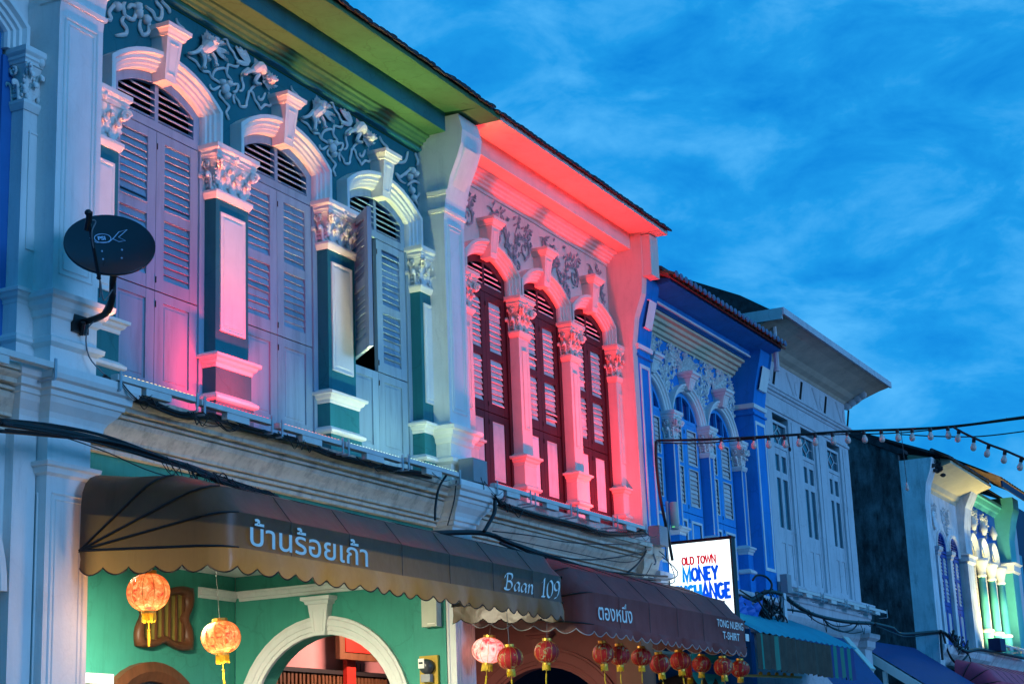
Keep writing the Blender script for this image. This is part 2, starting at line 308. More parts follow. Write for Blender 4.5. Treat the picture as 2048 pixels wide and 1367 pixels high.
WIRE = {'main':(8.45,[(8.95,4.18),(9.46,4.21),(10.01,4.22),(10.6,4.19),(11.37,4.14),(12.37,4.06),(13.0,4.05),(13.95,4.09),(15.11,4.16),(16.36,4.23),(17.13,4.19),(18.44,4.12),(19.91,4.07),(21.23,4.08)]),'main2':(8.42,[(8.92,4.11),(9.53,4.17),(10.14,4.22),(10.81,4.18),(11.53,4.09),(12.33,4.0),(13.46,4.06),(15.15,4.12)]),'main3':(8.47,[(8.97,4.21),(9.53,4.26),(10.11,4.27),(10.81,4.21),(11.46,4.16)]),'railg':(8.62,[(10.24,4.78),(10.55,4.69),(10.8,4.68),(11.19,4.65),(11.6,4.71),(12.02,4.69),(12.51,4.69),(12.95,4.7),(13.45,4.66),(14.16,4.67),(14.73,4.69),(15.34,4.72)]),'railr':(8.6,[(16.34,4.82),(16.57,4.69),(16.98,4.61),(17.86,4.59),(18.81,4.6),(19.55,4.59),(20.17,4.64),(21.05,4.76)]),'gr':(8.55,[(16.64,4.61),(16.61,4.47),(16.44,4.31),(16.36,4.24)]),'gr2':(8.6,[(15.64,4.75),(15.48,4.6),(15.4,4.41),(15.38,4.25)]),'gr3':(8.6,[(15.86,4.73),(15.8,4.51),(15.64,4.23)]),'t1':(8.5,[(16.46,4.25),(17.37,4.3),(18.57,4.34),(20.08,4.48),(21.63,4.67)]),'t2':(8.5,[(16.51,4.21),(17.61,4.13),(18.98,4.18),(20.56,4.42),(21.62,4.63)]),'t3':(8.45,[(16.53,4.18),(17.5,4.07),(19.15,4.06),(20.73,4.14),(21.33,4.18)]),'t4':(8.4,[(16.43,4.11),(17.65,4.01),(19.32,4.01),(20.94,4.09)]),'t5':(8.5,[(20.27,4.17),(20.62,4.33),(21.25,4.52),(21.81,4.67)]),'drop':(8.6,[(21.59,6.05),(21.56,5.71),(21.64,5.24),(21.81,4.82),(21.93,4.46)]),'w1':(8.3,[(23.68,3.94),(24.36,4.11),(24.96,4.25),(25.67,4.26),(26.14,4.17),(27.0,4.07),(28.08,4.05),(29.25,4.07),(30.69,4.14)]),'w2':(8.3,[(23.71,4.1),(24.57,4.05),(25.5,4.04),(26.48,4.06),(27.8,4.04)]),'w3':(8.3,[(27.74,4.02),(28.05,3.92),(28.75,3.88),(29.37,3.95),(29.82,4.11)]),'w4':(8.3,[(27.66,4.03),(28.28,3.95),(29.08,4.0),(29.82,4.13)]),'w5':(8.3,[(26.26,4.18),(27.24,3.97),(28.27,3.91),(29.2,3.88),(29.98,3.95)]),'w6':(8.35,[(23.87,4.19),(24.29,4.13),(24.95,4.05),(25.52,4.03)])}
STR = [(21.8,8.66,6.101),(21.986,8.11,6.07),(22.204,7.467,6.059),(22.422,6.829,6.056),(22.64,6.196,6.053),(22.859,5.569,6.036),(23.088,4.915,6.032),(23.4,4.025,6.093),(23.557,3.577,6.143)]
BULB = [(22.079,7.832,6.085),(22.154,7.614,6.076),(22.221,7.415,6.069),(22.285,7.23,6.063),(22.354,7.027,6.056),(22.418,6.842,6.057),(22.488,6.639,6.056),(22.562,6.423,6.055),(22.627,6.234,6.055),(22.699,6.026,6.055),(22.776,5.807,6.046),(22.846,5.606,6.046),(22.911,5.419,6.04),(22.99,5.194,6.038),(23.066,4.977,6.036)]
STR2 = [(23.09,4.916,6.032),(23.02,4.777,5.921),(22.933,4.604,5.805),(22.828,4.399,5.675),(22.723,4.195,5.561),(22.6,3.964,5.417),(22.443,3.67,5.262)]
BULB2 = [(23.045,4.824,5.972),(22.94,4.618,5.814),(22.835,4.412,5.685),(22.723,4.195,5.561),(22.607,3.977,5.426)]
STR3 = [(22.859,5.576,5.969),(23.033,5.083,5.907),(23.208,4.591,5.874),(23.4,4.046,5.904),(23.535,3.661,5.946)]

# ================================================================== the row of shophouses: shared builders
SLATS = {}
def slat_mesh(w, h, m):
    k = (round(w, 3), round(h, 3), m)
    if k not in SLATS:
        mb = MB(); a = h*0.62
        # a thin board leaning out at its foot
        a = h*0.66; mb.prism([(0.008, a), (0.016, a-0.003), (-0.010, -a), (-0.020, -a+0.005)], 'x', -w/2, w/2)
        me = mb.mesh('slat'); me.materials.append(MATS[m]); SLATS[k] = me
    return SLATS[k]
def slats(parent, x0, x1, y, z0, z1, pitch, m, jitter=0.012):
    n = max(1, round((z1-z0)/pitch)); p = (z1-z0)/n; me = slat_mesh(x1-x0, p, m)
    for i in range(n):
        o = obj('slat', me, m, parent)
        o.location = ((x0+x1)/2, y, z0+p*(i+0.5)); o.rotation_euler = (random.uniform(-0.10, 0.10)+(random.choice((-0.35, 0.25)) if random.random() < 0.06 else 0), random.uniform(-jitter, jitter)*(3 if random.random() < 0.05 else 1), 0)

def leaf(root, x0, x1, y, st, zs, mf, ms, mp, pitch=0.066, swing=None, raised=0.0):
    """one shutter leaf pair (upper louvred leaf + lower panelled leaf); zs = bottom, panel top, joint, louvre rows..., top"""
    zb, zp0, zp1, zj, l0, l1, l2, l3, zt = zs
    mb = MB(); f, b = y-0.022, y+0.022
    # upper leaf
    mb.box(x0, x0+st, f, b, zj+0.006, zt); mb.box(x1-st, x1, f, b, zj+0.006, zt)
    mb.box(x0+st, x1-st, f+0.002, b, zj+0.006, l0); mb.box(x0+st, x1-st, f+0.002, b, l1, l2); mb.box(x0+st, x1-st, f+0.002, b, l3, zt)
    up = part('shutter_leaf', mb, mf, root)
    slats(up, x0+st+0.002, x1-st-0.002, y+0.004, l0, l1, pitch, ms); slats(up, x0+st+0.002, x1-st-0.002, y+0.004, l2, l3, pitch, ms)
    # lower leaf
    mb = MB()
    mb.box(x0, x0+st, f, b, zb, zj-0.006); mb.box(x1-st, x1, f, b, zb, zj-0.006)
    mb.box(x0+st, x1-st, f+0.002, b, zb, zp0); mb.box(x0+st, x1-st, f+0.002, b, zp1, zj-0.006)
    lo = part('lower_leaf', mb, mf, root)
    mb = MB(); g = 0.035; xa, xb = x0+st, x1-st
    q = f+0.014-raised
    mb.rows([[(xa, f+0.016, zp0), (xb, f+0.016, zp0), (xb, f+0.016, zp1), (xa, f+0.016, zp1)], [(xa+g*0.5, f+0.026, zp0+g*0.5), (xb-g*0.5, f+0.026, zp0+g*0.5), (xb-g*0.5, f+0.026, zp1-g*0.5), (xa+g*0.5, f+0.026, zp1-g*0.5)],
             [(xa+g, q, zp0+g), (xb-g, q, zp0+g), (xb-g, q, zp1-g), (xa+g, q, zp1-g)]], closed=True, caps=True)
    part('panel', mb, mp, lo)
    # iron hinges and a small latch
    hx = x0 if x0 > 0 else x0
    for zz in (zb+0.12, zj-0.12, zj+0.10, zt-0.14):
        mb = MB(); mb.tube([(x0+0.004, f-0.006, zz-0.028), (x0+0.004, f-0.006, zz+0.028)], 0.005, 5); part('hinge', mb, 'dark_piping', lo if zz < zj else up)
    return up

def arch_top(xc, half, zspring, Rr, n=14):
    """outer line of a segmental arch with upright jambs, from left foot to right foot"""
    zc = zspring - math.sqrt(max(Rr*Rr-half*half, 0)); th = math.asin(min(1, half/Rr))
    return [(xc+Rr*math.sin(-th+2*th*i/n), zc+Rr*math.cos(-th+2*th*i/n)) for i in range(n+1)], zc

def archivolt(root, line, prof, m):
    rows = []
    offs = [offset_poly(line, dd) for dd, y in prof]
    for i in range(len(line)):
        rows.append([(offs[j][i][0], prof[j][1], offs[j][i][1]) for j in range(len(prof))])
    mb = MB(); mb.rows(rows, closed=True, caps=True)
    return part('arch_moulding', mb, m, root)

def fanlight(root, xc, half, z0, zs, Rr, y, mf, ms, bar=0.05, fr=0.09, pitch=0.062, mullions=(0.0,)):
    """arched louvred light over the shutters"""
    line, zc = arch_top(xc, half, zs, Rr)
    # frame ring
    lo = [(xc-half, z0)] + line + [(xc+half, z0)]
    hi_r = Rr-fr
    def ztop(x):
        k = abs(x-xc)
        return zc + math.sqrt(max(hi_r*hi_r-k*k, 0))
    xs = [xc-(half-fr)+(2*(half-fr))*i/14 for i in range(15)]
    inl = [(xc-(half-fr), z0+fr*0.9)] + [(x, ztop(x)) for x in xs] + [(xc+(half-fr), z0+fr*0.9)]
    mb = MB(); n = len(lo)
    f, b = y-0.03, y+0.03
    rows = [[(lo[i][0], f, lo[i][1]), (lo[i][0], b, lo[i][1]), (inl[i][0], b, inl[i][1]), (inl[i][0], f, inl[i][1])] for i in range(n)]
    rows.append(rows[0])
    mb.rows(rows, closed=True)
    for mu in mullions:
        mb.box(xc+mu-bar/2, xc+mu+bar/2, f+0.003, b-0.003, z0+fr*0.9, ztop(xc+mu))
    o = part('fanlight_frame', mb, mf, root)
    if ms:
        ed = [xc-(half-fr)] + [v for mu in mullions for v in (xc+mu-bar/2, xc+mu+bar/2)] + [xc+(half-fr)]
        z = z0+fr*0.9+pitch*0.5
        while z < ztop(xc)-0.02:
            for k in range(0, len(ed), 2):
                a, e_ = ed[k], ed[k+1]
                w = math.sqrt(max(hi_r*hi_r-(z+0.02-zc)**2, 0)) if z+0.02 > zc else 9
                a2, e2 = max(a, xc-w), min(e_, xc+w)
                if e2-a2 > 0.06:
                    mm = MB(); mm.prism([(0.02, 0.028), (0.028, 0.022), (-0.02, -0.020), (-0.028, -0.012)], 'x', -(e2-a2)/2, (e2-a2)/2)
                    s = part('slat', mm, ms, o); s.location = ((a2+e2)/2, y, z)
            z += pitch
    return o

CAPS = {}
def capital(root, xc, w, yf, yb, z0, h, m):
    k = (round(w, 3), round(yb-yf, 3), round(h, 3), m)
    if k not in CAPS:
        st = random.getstate(); random.seed(3)
        mb = MB(); a, b = -w/2, w/2; D = yb-yf
        mb.ring(a, b, 0, D, [(0.0, 0), (0.012, 0.0), (0.018, 0.012*h/0.5), (0.035, 0.05*h/0.5), (0.035, 0.072*h/0.5), (0.0, 0.088*h/0.5)])
        u = h/0.5
        mb.ring(a, b, 0, D, [(-0.015, 0.085*u), (-0.015, 0.22*u), (0.005, 0.30*u), (0.03, 0.36*u), (0.03, 0.37*u)])
        mb.ring(a, b, 0, D, [(0.02, 0.365*u), (0.045, 0.372*u), (0.05, 0.395*u), (0.062, 0.405*u), (0.058, 0.43*u), (0.074, 0.445*u), (0.080, 0.455*u), (0.080, 0.495*u), (0.07, 0.5*u), (0, 0.5*u)])
        def lf(x, y, dx, dy, z, hh, r):
            pts = [(x, y, z), (x+dx*0.01, y+dy*0.012, z+hh*0.45), (x+dx*0.02, y+dy*0.025, z+hh*0.8), (x+dx*0.05, y+dy*0.055, z+hh), (x+dx*0.075, y+dy*0.075, z+hh*0.9), (x+dx*0.07, y+dy*0.07, z+hh*0.76)]
            mb.tube(spline(pts, 3), r, 6, 0.55, lambda t: 1.0-0.35*t)
            for s in (-1, 1):
                for q in (0.3, 0.6, 0.85):
                    mb.blob((x+dx*0.012+s*r*0.85*abs(dy), y+dy*0.012+s*r*0.85*abs(dx), z+hh*q), r*0.42, r*0.42, r*0.6, 6, 4, 0.15)
        nf = 3 if w > 0.3 else 2
        for i in range(nf):
            x = a+w*(i+0.5)/nf
            lf(x, 0.01, 0, -1, 0.085*u, 0.13*u, min(0.045, w/nf*0.36))
        for i in range(nf+1):
            x = a+w*i/nf
            lf(min(max(x, a+0.02), b-0.02), 0.005, 0, -1, 0.13*u, 0.17*u, min(0.036, w/nf*0.3))
        for i in range(2): lf(a+0.01, D*(0.28+0.45*i), -1, 0, 0.085*u, 0.14*u, 0.035)
        # volutes: little scrolls under the corners of the abacus
        for sx in (-1, 1):
            cx = (a+0.005) if sx < 0 else (b-0.005)
            for off in ((0.0, -0.035), (0.0, 0.0)):
                pts = []
                for t in range(17):
                    an = t/16*3.6*math.pi; rr = 0.052*(1-t/20)
                    pts.append((cx+sx*0.012+rr*math.cos(an)*0.7*sx, -0.035+off[1]-rr*math.cos(an)*0.5, 0.315*u+rr*math.sin(an)))
                mb.tube(pts, 0.014, 5)
        pts = []
        for t in range(13):
            an = t/12*3*math.pi; rr = 0.045*(1-t/16)
            pts.append((a-0.04, D*0.45+rr*math.cos(an), 0.315*u+rr*math.sin(an)))
        mb.tube(pts, 0.013, 5)
        mb.blob((0, -0.05, 0.415*u), 0.035, 0.03, 0.04, 8, 5, 0.2)
        n = int(w/0.035)
        for i in range(n): mb.blob((a+w*(i+0.5)/n, -0.036, 0.385*u), 0.011, 0.012, 0.012, 5, 3)
        me = mb.mesh('capital'); me.materials.append(MATS[m]); CAPS[k] = me
        me.polygons.foreach_set('use_smooth', [len(p.vertices) == 4 and p.area < 0.0012 for p in me.polygons])
        random.setstate(st)
    o = obj('capital', CAPS[k], m); o.parent = root; o.matrix_parent_inverse = Matrix.Translation(-Vector(root.location))
    o.location = (xc, yf, z0); return o

def pilaster(root, xc, w, mshaft, mtrim, zb=4.74, yf=9.0, yb=9.18, panel=True, zcap=6.88, hcap=0.51, base=True, mpanel=None, slim=False, bz=0.0):
    a, b = xc-w/2, xc+w/2
    mb = MB(); mb.box(a, b, yf, yb, 5.42+bz if base else zb, zcap+0.02)
    part('pilaster_shaft', mb, mshaft, root)
    if base:
        mb = MB(); mb.box(a-0.02, b+0.02, yf-0.02, yb, 5.04+bz, 5.31+bz); mb.box(a-0.035, b+0.035, yf-0.035, yb, zb, 5.0+bz)
        part('pilaster_base', mb, mshaft, root)
        mb = MB()
        mb.ring(a, b, yf, yb, [(o_, z_+bz) for o_, z_ in ((0.02, 5.295), (0.028, 5.305), (0.03, 5.33), (0.055, 5.345), (0.065, 5.37), (0.088, 5.38), (0.09, 5.405), (0.0, 5.445))])
        part('base_moulding', mb, mtrim, root)
        mb = MB(); mb.ring(a, b, yf, yb, [(o_, z_+bz) for o_, z_ in ((0.035, 4.985), (0.05, 4.99), (0.068, 5.0), (0.07, 5.025), (0.02, 5.065))])
        part('base_moulding', mb, mtrim, root)
    if panel:
        g = w*0.12 if not slim else w*0.25
        x0, x1, z0, z1 = a+g, b-g, 5.64, 6.76
        if slim: z0, z1 = 5.75, 6.72
        def fr(i): return [(x0+i, z0+i), (x1-i, z0+i), (x1-i, z1-i), (x0+i, z1-i)]
        pr = [(0.0, yf+0.001), (0.0, yf-0.014), (0.018, yf-0.014), (0.03, yf-0.006), (0.05, yf-0.006), (0.055, yf-0.012)]
        if slim: pr = [(0.0, yf+0.001), (0.0, yf-0.012), (0.014, yf-0.012), (0.02, yf-0.004)]
        mb = MB(); mb.rows([[(x, y, z) for x, z in fr(i)] for i, y in pr], closed=True, caps=True)
        part('pilaster_panel', mb, mpanel or mtrim, root)
    if hcap: capital(root, xc, w, yf, yb, zcap, hcap, mtrim)

def keystone(root, xc, z0, z1, w0, w1, m, yb=9.14, yo=8.99, yt=8.93, cap=0.10):
    mb = MB()
    mb.rows([[(xc-w0/2, yo, z0), (xc+w0/2, yo, z0), (xc+w0/2, yb, z0), (xc-w0/2, yb, z0)], [(xc-w1/2, yt, z1-cap), (xc+w1/2, yt, z1-cap), (xc+w1/2, yb, z1-cap), (xc-w1/2, yb, z1-cap)]], closed=True, caps=True)
    def at(t, s): return (xc+s*(w0+(w1-w0)*t)/2, yo+(yt-yo)*t, z0+(z1-cap-z0)*t)
    # raised border on the face
    q = []
    for t, s in ((0.16, -0.58), (0.16, 0.58), (0.84, 0.58), (0.84, -0.58)): q.append(at(t, s))
    for i in range(4):
        p0 = q[i]; p1 = q[(i+1) % 4]; mb.tube([(p0[0], p0[1], p0[2]), (p1[0], p1[1], p1[2])], 0.008, 4)
    h = w1/2
    mb.ring(xc-h, xc+h, yt, yb, [(0.0, z1-cap-0.005), (0.02, z1-cap), (0.025, z1-cap+0.02), (0.04, z1-cap+0.04), (0.045, z1-0.05), (0.06, z1-0.045), (0.063, z1-0.005), (0.055, z1), (0, z1)])
    return part('keystone', mb, m, root)

def spandrel(root, x0, x1, xs, half, zs, Rr, z0, z1, m, y0=9.13, y1=9.24):
    """plaster wall above the springing with arched openings at the xs"""
    pts = [(x0, z0)]
    for xc in xs:
        line, zc = arch_top(xc, half, zs, Rr, 12)
        pts += [(xc-half, z0)] + line + [(xc+half, z0)]
    pts += [(x1, z0), (x1, z1), (x0, z1)]
    # drop repeated points
    q = []
    for p in pts:
        if not q or (abs(p[0]-q[-1][0])+abs(p[1]-q[-1][1])) > 1e-5: q.append(p)
    mb = MB(); mb.prism(q, 'y', y0, y1)
    return part('upper_wall', mb, m, root)

def party_pillar(root, x0, x1, m, zb=4.76, yf=8.8, yb=9.3, z_top=8.95, front=None, bands=True, boxtop=None):
    prof = [(yb, zb), (yf, zb), (yf, 7.74), (yf-0.03, 7.98), (yf-0.10, 8.24), (yf-0.20, 8.46), (yf-0.25, 8.60), (yf-0.27, 8.76), (yf-0.22, z_top), (yb, z_top)]
    mb = MB(); mb.prism(prof, 'x', x0, x1)
    o = part('party_pillar', mb, m, root)
    return o

def cables(name, label, cat, wires, m='black_cable', group=None, parts='cable'):
    t = thing(name, label, cat, wires[0][1][0], group)
    for r, pts in wires:
        mb = MB(); mb.tube(spline(pts, 5), r, 6); part(parts, mb, m, t, True)
    return t

def shell(root, x0, x1, m, y0=9.3, y1=19.0, z1=8.9, zr=11.8, mroof='roof_tile', ye=8.30, ze=9.03):
    """a black sheet for the shade of the rooms behind the shutters, side walls and a tiled roof"""
    mb = MB(); mb.box(x0+0.01, x1-0.01, 9.55, 9.6, 4.3, z1-0.2); part('room_shade', mb, 'shade_black', root)  # flat black sheet: the room's shade is put into its colour
    mb = MB(); mb.box(x0+0.02, x0+0.12, 9.61, y1, 4.15, z1); mb.box(x1-0.12, x1-0.02, 9.61, y1, 4.15, z1); mb.box(x0+0.13, x1-0.13, y1-0.1, y1, 0.15, z1)
    part('house_walls', mb, m, root)
    ym = (9+y1)/2
    mb = MB(); mb.prism([(ye, ze), (ye, ze+0.05), (ym, zr), (y1+0.3, ze+0.05), (y1+0.3, ze), (ym, zr-0.06)], 'x', x0, x1)
    return part('roof', mb, mroof, root)

def tile_row(roof, x0, x1, y, z, m, pitch=0.19, h=0.055, slope=0.5, rnd=0.012, L=0.34, curved=False):
    n = int((x1-x0)/pitch)
    if curved:
        mb = MB()
        arc = [(0.085*math.cos(t*math.pi/6), 0.062*math.sin(t*math.pi/6)) for t in range(7)]
        arc2 = [(0.066*math.cos(t*math.pi/6), 0.044*math.sin(t*math.pi/6)) for t in range(6, -1, -1)]
        pl = arc+arc2
        mb.rows([[(a, 0, b) for a, b in pl], [(a, L, b+L*slope) for a, b in pl]], closed=True, caps=True)
    else:
        mb = MB(); w = pitch*0.47
        pl = [(-w, 0), (-w*0.5, -h*0.22), (w*0.5, -h*0.22), (w, 0), (w, h*0.6), (w*0.5, h*0.8), (-w*0.5, h*0.8), (-w, h*0.6)]
        mb.rows([[(a, 0, b) for a, b in pl], [(a, L, b+L*slope) for a, b in pl]], closed=True, caps=True)
    me = mb.mesh('roof_tile'); me.materials.append(MATS[m])
    for i in range(n):
        o = obj('roof_tile', me, m, roof)
        o.location = (x0+pitch*(i+0.5), y+random.uniform(-rnd, rnd), z+random.uniform(-rnd, rnd)*0.7); o.rotation_euler = (random.uniform(-.03, .03), random.uniform(-.05, .05), random.uniform(-.06, .06))
        o.scale = (random.uniform(0.9, 1.06), 1, random.uniform(0.75, 1.15))

# ================================================================== ground
g = obj('street', MB().box(-400, 600, -6.5, 7.2, -0.3, 0.0), 'asphalt'); g['kind'] = 'structure'
g = obj('ground', MB().box(-1500, 1500, -1500, 1500, -0.6, -0.31), 'asphalt'); g['kind'] = 'structure'
g = obj('pavement', MB().box(-20, 60, 7.2, 9.4, -0.3, 0.14), 'pavement'); g['kind'] = 'structure'

LEDGE = [(9.3, 4.30), (8.99, 4.30), (8.985, 4.332), (9.01, 4.334), (9.01, 4.346), (8.952, 4.348), (8.948, 4.372), (8.975, 4.374), (8.975, 4.386), (8.92, 4.388), (8.918, 4.41), (8.885, 4.45), (8.835, 4.50), (8.815, 4.535), (8.84, 4.537), (8.84, 4.550), (8.798, 4.552), (8.793, 4.572), (8.82, 4.574), (8.82, 4.588), (8.742, 4.590), (8.738, 4.622), (8.70, 4.64), (8.680, 4.655), (8.70, 4.657), (8.70, 4.668), (8.668, 4.670), (8.667, 4.72), (9.3, 4.745)]
EAVES = [(9.3, 8.58), (9.115, 8.58), (9.11, 8.615), (9.075, 8.625), (9.07, 8.655), (9.04, 8.665), (9.035, 8.69), (9.0, 8.70), (8.99, 8.73), (8.955, 8.74), (8.95, 8.765), (8.75, 8.768), (8.75, 9.0), (8.28, 8.965), (8.28, 9.02), (9.3, 9.20)]
PCAP = [(0, 4.30), (0.018, 4.315), (0.02, 4.35), (0.045, 4.36), (0.05, 4.40), (0.07, 4.44), (0.125, 4.50), (0.145, 4.54), (0.16, 4.545), (0.165, 4.58), (0.20, 4.59), (0.205, 4.64), (0.235, 4.655), (0.25, 4.69), (0.25, 4.745), (0, 4.76)]
ARCH = [(0, 9.15), (0, 9.0), (0.04, 8.998), (0.05, 9.022), (0.055, 9.035), (0.088, 9.034), (0.095, 9.06), (0.125, 9.062), (0.13, 9.085), (0.158, 9.088), (0.168, 9.115), (0.168, 9.2)]
ZS = (4.77, 5.06, 5.77, 5.86, 5.98, 6.53, 6.62, 7.24, 7.325)

def strip(root, name, prof, x0, x1, m):
    mb = MB(); mb.prism(prof, 'x', x0, x1); return part(name, mb, m, root)

def frame_on_front(root, x0, x1, z0, z1, y, m, r=0.009, name='raised_border'):
    mb = MB()
    for a, b in (((x0, z0), (x1, z0)), ((x1, z0), (x1, z1)), ((x1, z1), (x0, z1)), ((x0, z1), (x0, z0))):
        mb.tube([(a[0], y, a[1]), (b[0], y, b[1])], r, 4)
    i = 0.045
    for a, b in (((x0+i, z0+i), (x1-i, z0+i)), ((x1-i, z0+i), (x1-i, z1-i)), ((x1-i, z1-i), (x0+i, z1-i)), ((x0+i, z1-i), (x0+i, z0+i))):
        mb.tube([(a[0], y, a[1]), (b[0], y, b[1])], r*0.7, 4)
    return part(name, mb, m, root)

def pillar_set(root, x0, x1, m, mt, mlow=None, lower=True):
    party_pillar(root, x0, x1, m)
    for prof in ([(o_, z_) for o_, z_ in ((0.0, 5.20), (0.02, 5.215), (0.03, 5.26), (0.06, 5.29), (0.07, 5.33), (0.10, 5.345), (0.105, 5.385), (0.0, 5.43))], [(0.0, 4.97), (0.02, 4.98), (0.045, 4.995), (0.05, 5.03), (0.0, 5.06)]):
        mb = MB(); mb.ring(x0, x1, 8.8, 9.12, prof); part('pillar_moulding', mb, mt, root)
    mb = MB(); mb.ring(x0, x1, 8.775, 9.0, [(0.0, 8.02), (0.02, 8.03), (0.03, 8.075), (0.0, 8.10)]); mb.ring(x0, x1, 8.795, 9.0, [(0.0, 7.82), (0.018, 7.83), (0.025, 7.865), (0.0, 7.89)])
    part('pillar_band', mb, mt, root)
    frame_on_front(root, x0+0.07, x1-0.07, 5.56, 7.70, 8.798, mt)
    # rounded panel on the curved bracket
    a, b = x0+0.07, x1-0.07
    rows = []
    for y, z in ((8.752, 8.14), (8.712, 8.22), (8.662, 8.34), (8.592, 8.50), (8.562, 8.56)):
        rows.append([(a, y-0.004, z), (a+0.02, y-0.024, z), (b-0.02, y-0.024, z), (b, y-0.004, z)])
    mb = MB(); mb.rows(rows); part('bracket_panel', mb, mt, root)
    mb = MB(); mb.ring(x0, x1, 8.8, 9.31, PCAP); part('pillar_cap', mb, mt if mlow is None else mlow, root)
    if lower:
        mb = MB(); mb.box(x0+0.02, x1-0.02, 8.82, 9.32, 0.14, 4.30); part('lower_pillar', mb, m, root)
        mb = MB(); mb.ring(x0+0.02, x1-0.02, 8.82, 9.33, [(0.0, 3.98), (0.03, 4.0), (0.035, 4.04), (0.06, 4.05), (0.065, 4.08), (0.0, 4.10)]); part('pillar_moulding', mb, mt, root)
        frame_on_front(root, x0+0.08, x1-0.08, 0.9, 3.85, 8.818, mt)
        mb = MB()
        for a_, b_ in (((8.90, 0.9), (8.90, 3.85)), ((8.90, 3.85), (9.24, 3.85)), ((9.24, 3.85), (9.24, 0.9))):
            mb.tube([(x0+0.018, a_[0], a_[1]), (x0+0.018, b_[0], b_[1])], 0.009, 4)
        part('raised_border', mb, mt, root)

# ------------------------------------------------------------------ plaster relief
def leaflet(mb, a, b, w, h, y):
    # a carved leaf from a to b (x, z): two facets meeting in a raised ridge
    d_ = Vector((b[0]-a[0], b[1]-a[1])); n_ = Vector((-d_[1], d_[0]))
    if n_.length < 1e-6: return
    n_.normalize(); m1 = (a[0]+d_[0]*0.42, a[1]+d_[1]*0.42)
    vs = [(a[0], y+0.004, a[1]), (m1[0]+n_[0]*w, y+0.002, m1[1]+n_[1]*w), (b[0], y-h*0.5, b[1]), (m1[0]-n_[0]*w, y+0.002, m1[1]-n_[1]*w), (m1[0], y-h, m1[1]), (m1[0]+n_[0]*w*0.5-d_[0]*0.05, y+0.012, m1[1]+n_[1]*w*0.5-d_[1]*0.05)]
    mb.add(vs, [(0, 1, 4), (1, 2, 4), (2, 3, 4), (3, 0, 4), (0, 3, 2, 1)])
def ribbons(root, lists, blobs, ox, oz, y, m, r=0.026, name='relief', sx=1.0, taper=True):
    mb = MB()
    for pts in lists:
        p3 = [(ox+sx*a, y, oz+b) for a, b in pts]
        q = spline(p3, 4)
        L = sum((q[i+1]-q[i]).length for i in range(len(q)-1)); n = len(q)
        for i, p in enumerate(q): p.y += 0.006*math.sin(i*0.9)
        tp = (lambda t: min(1.0, 0.30+3.2*min(t, 1-t)+0.2)) if taper else None
        mb.tube(q, r, 6, 0.8, tp)
        # raised inner cord that leaves a groove on each side
        mb.tube([p+Vector((0, -r*0.62, 0)) for p in q], r*0.45, 5, 1.0, tp)
    for b in blobs:
        mb.blob((ox+sx*b[0], y-0.012, oz+b[1]), b[2], 0.05, b[3], 9, 6, 0.14)
    return part(name, mb, m, root, True)

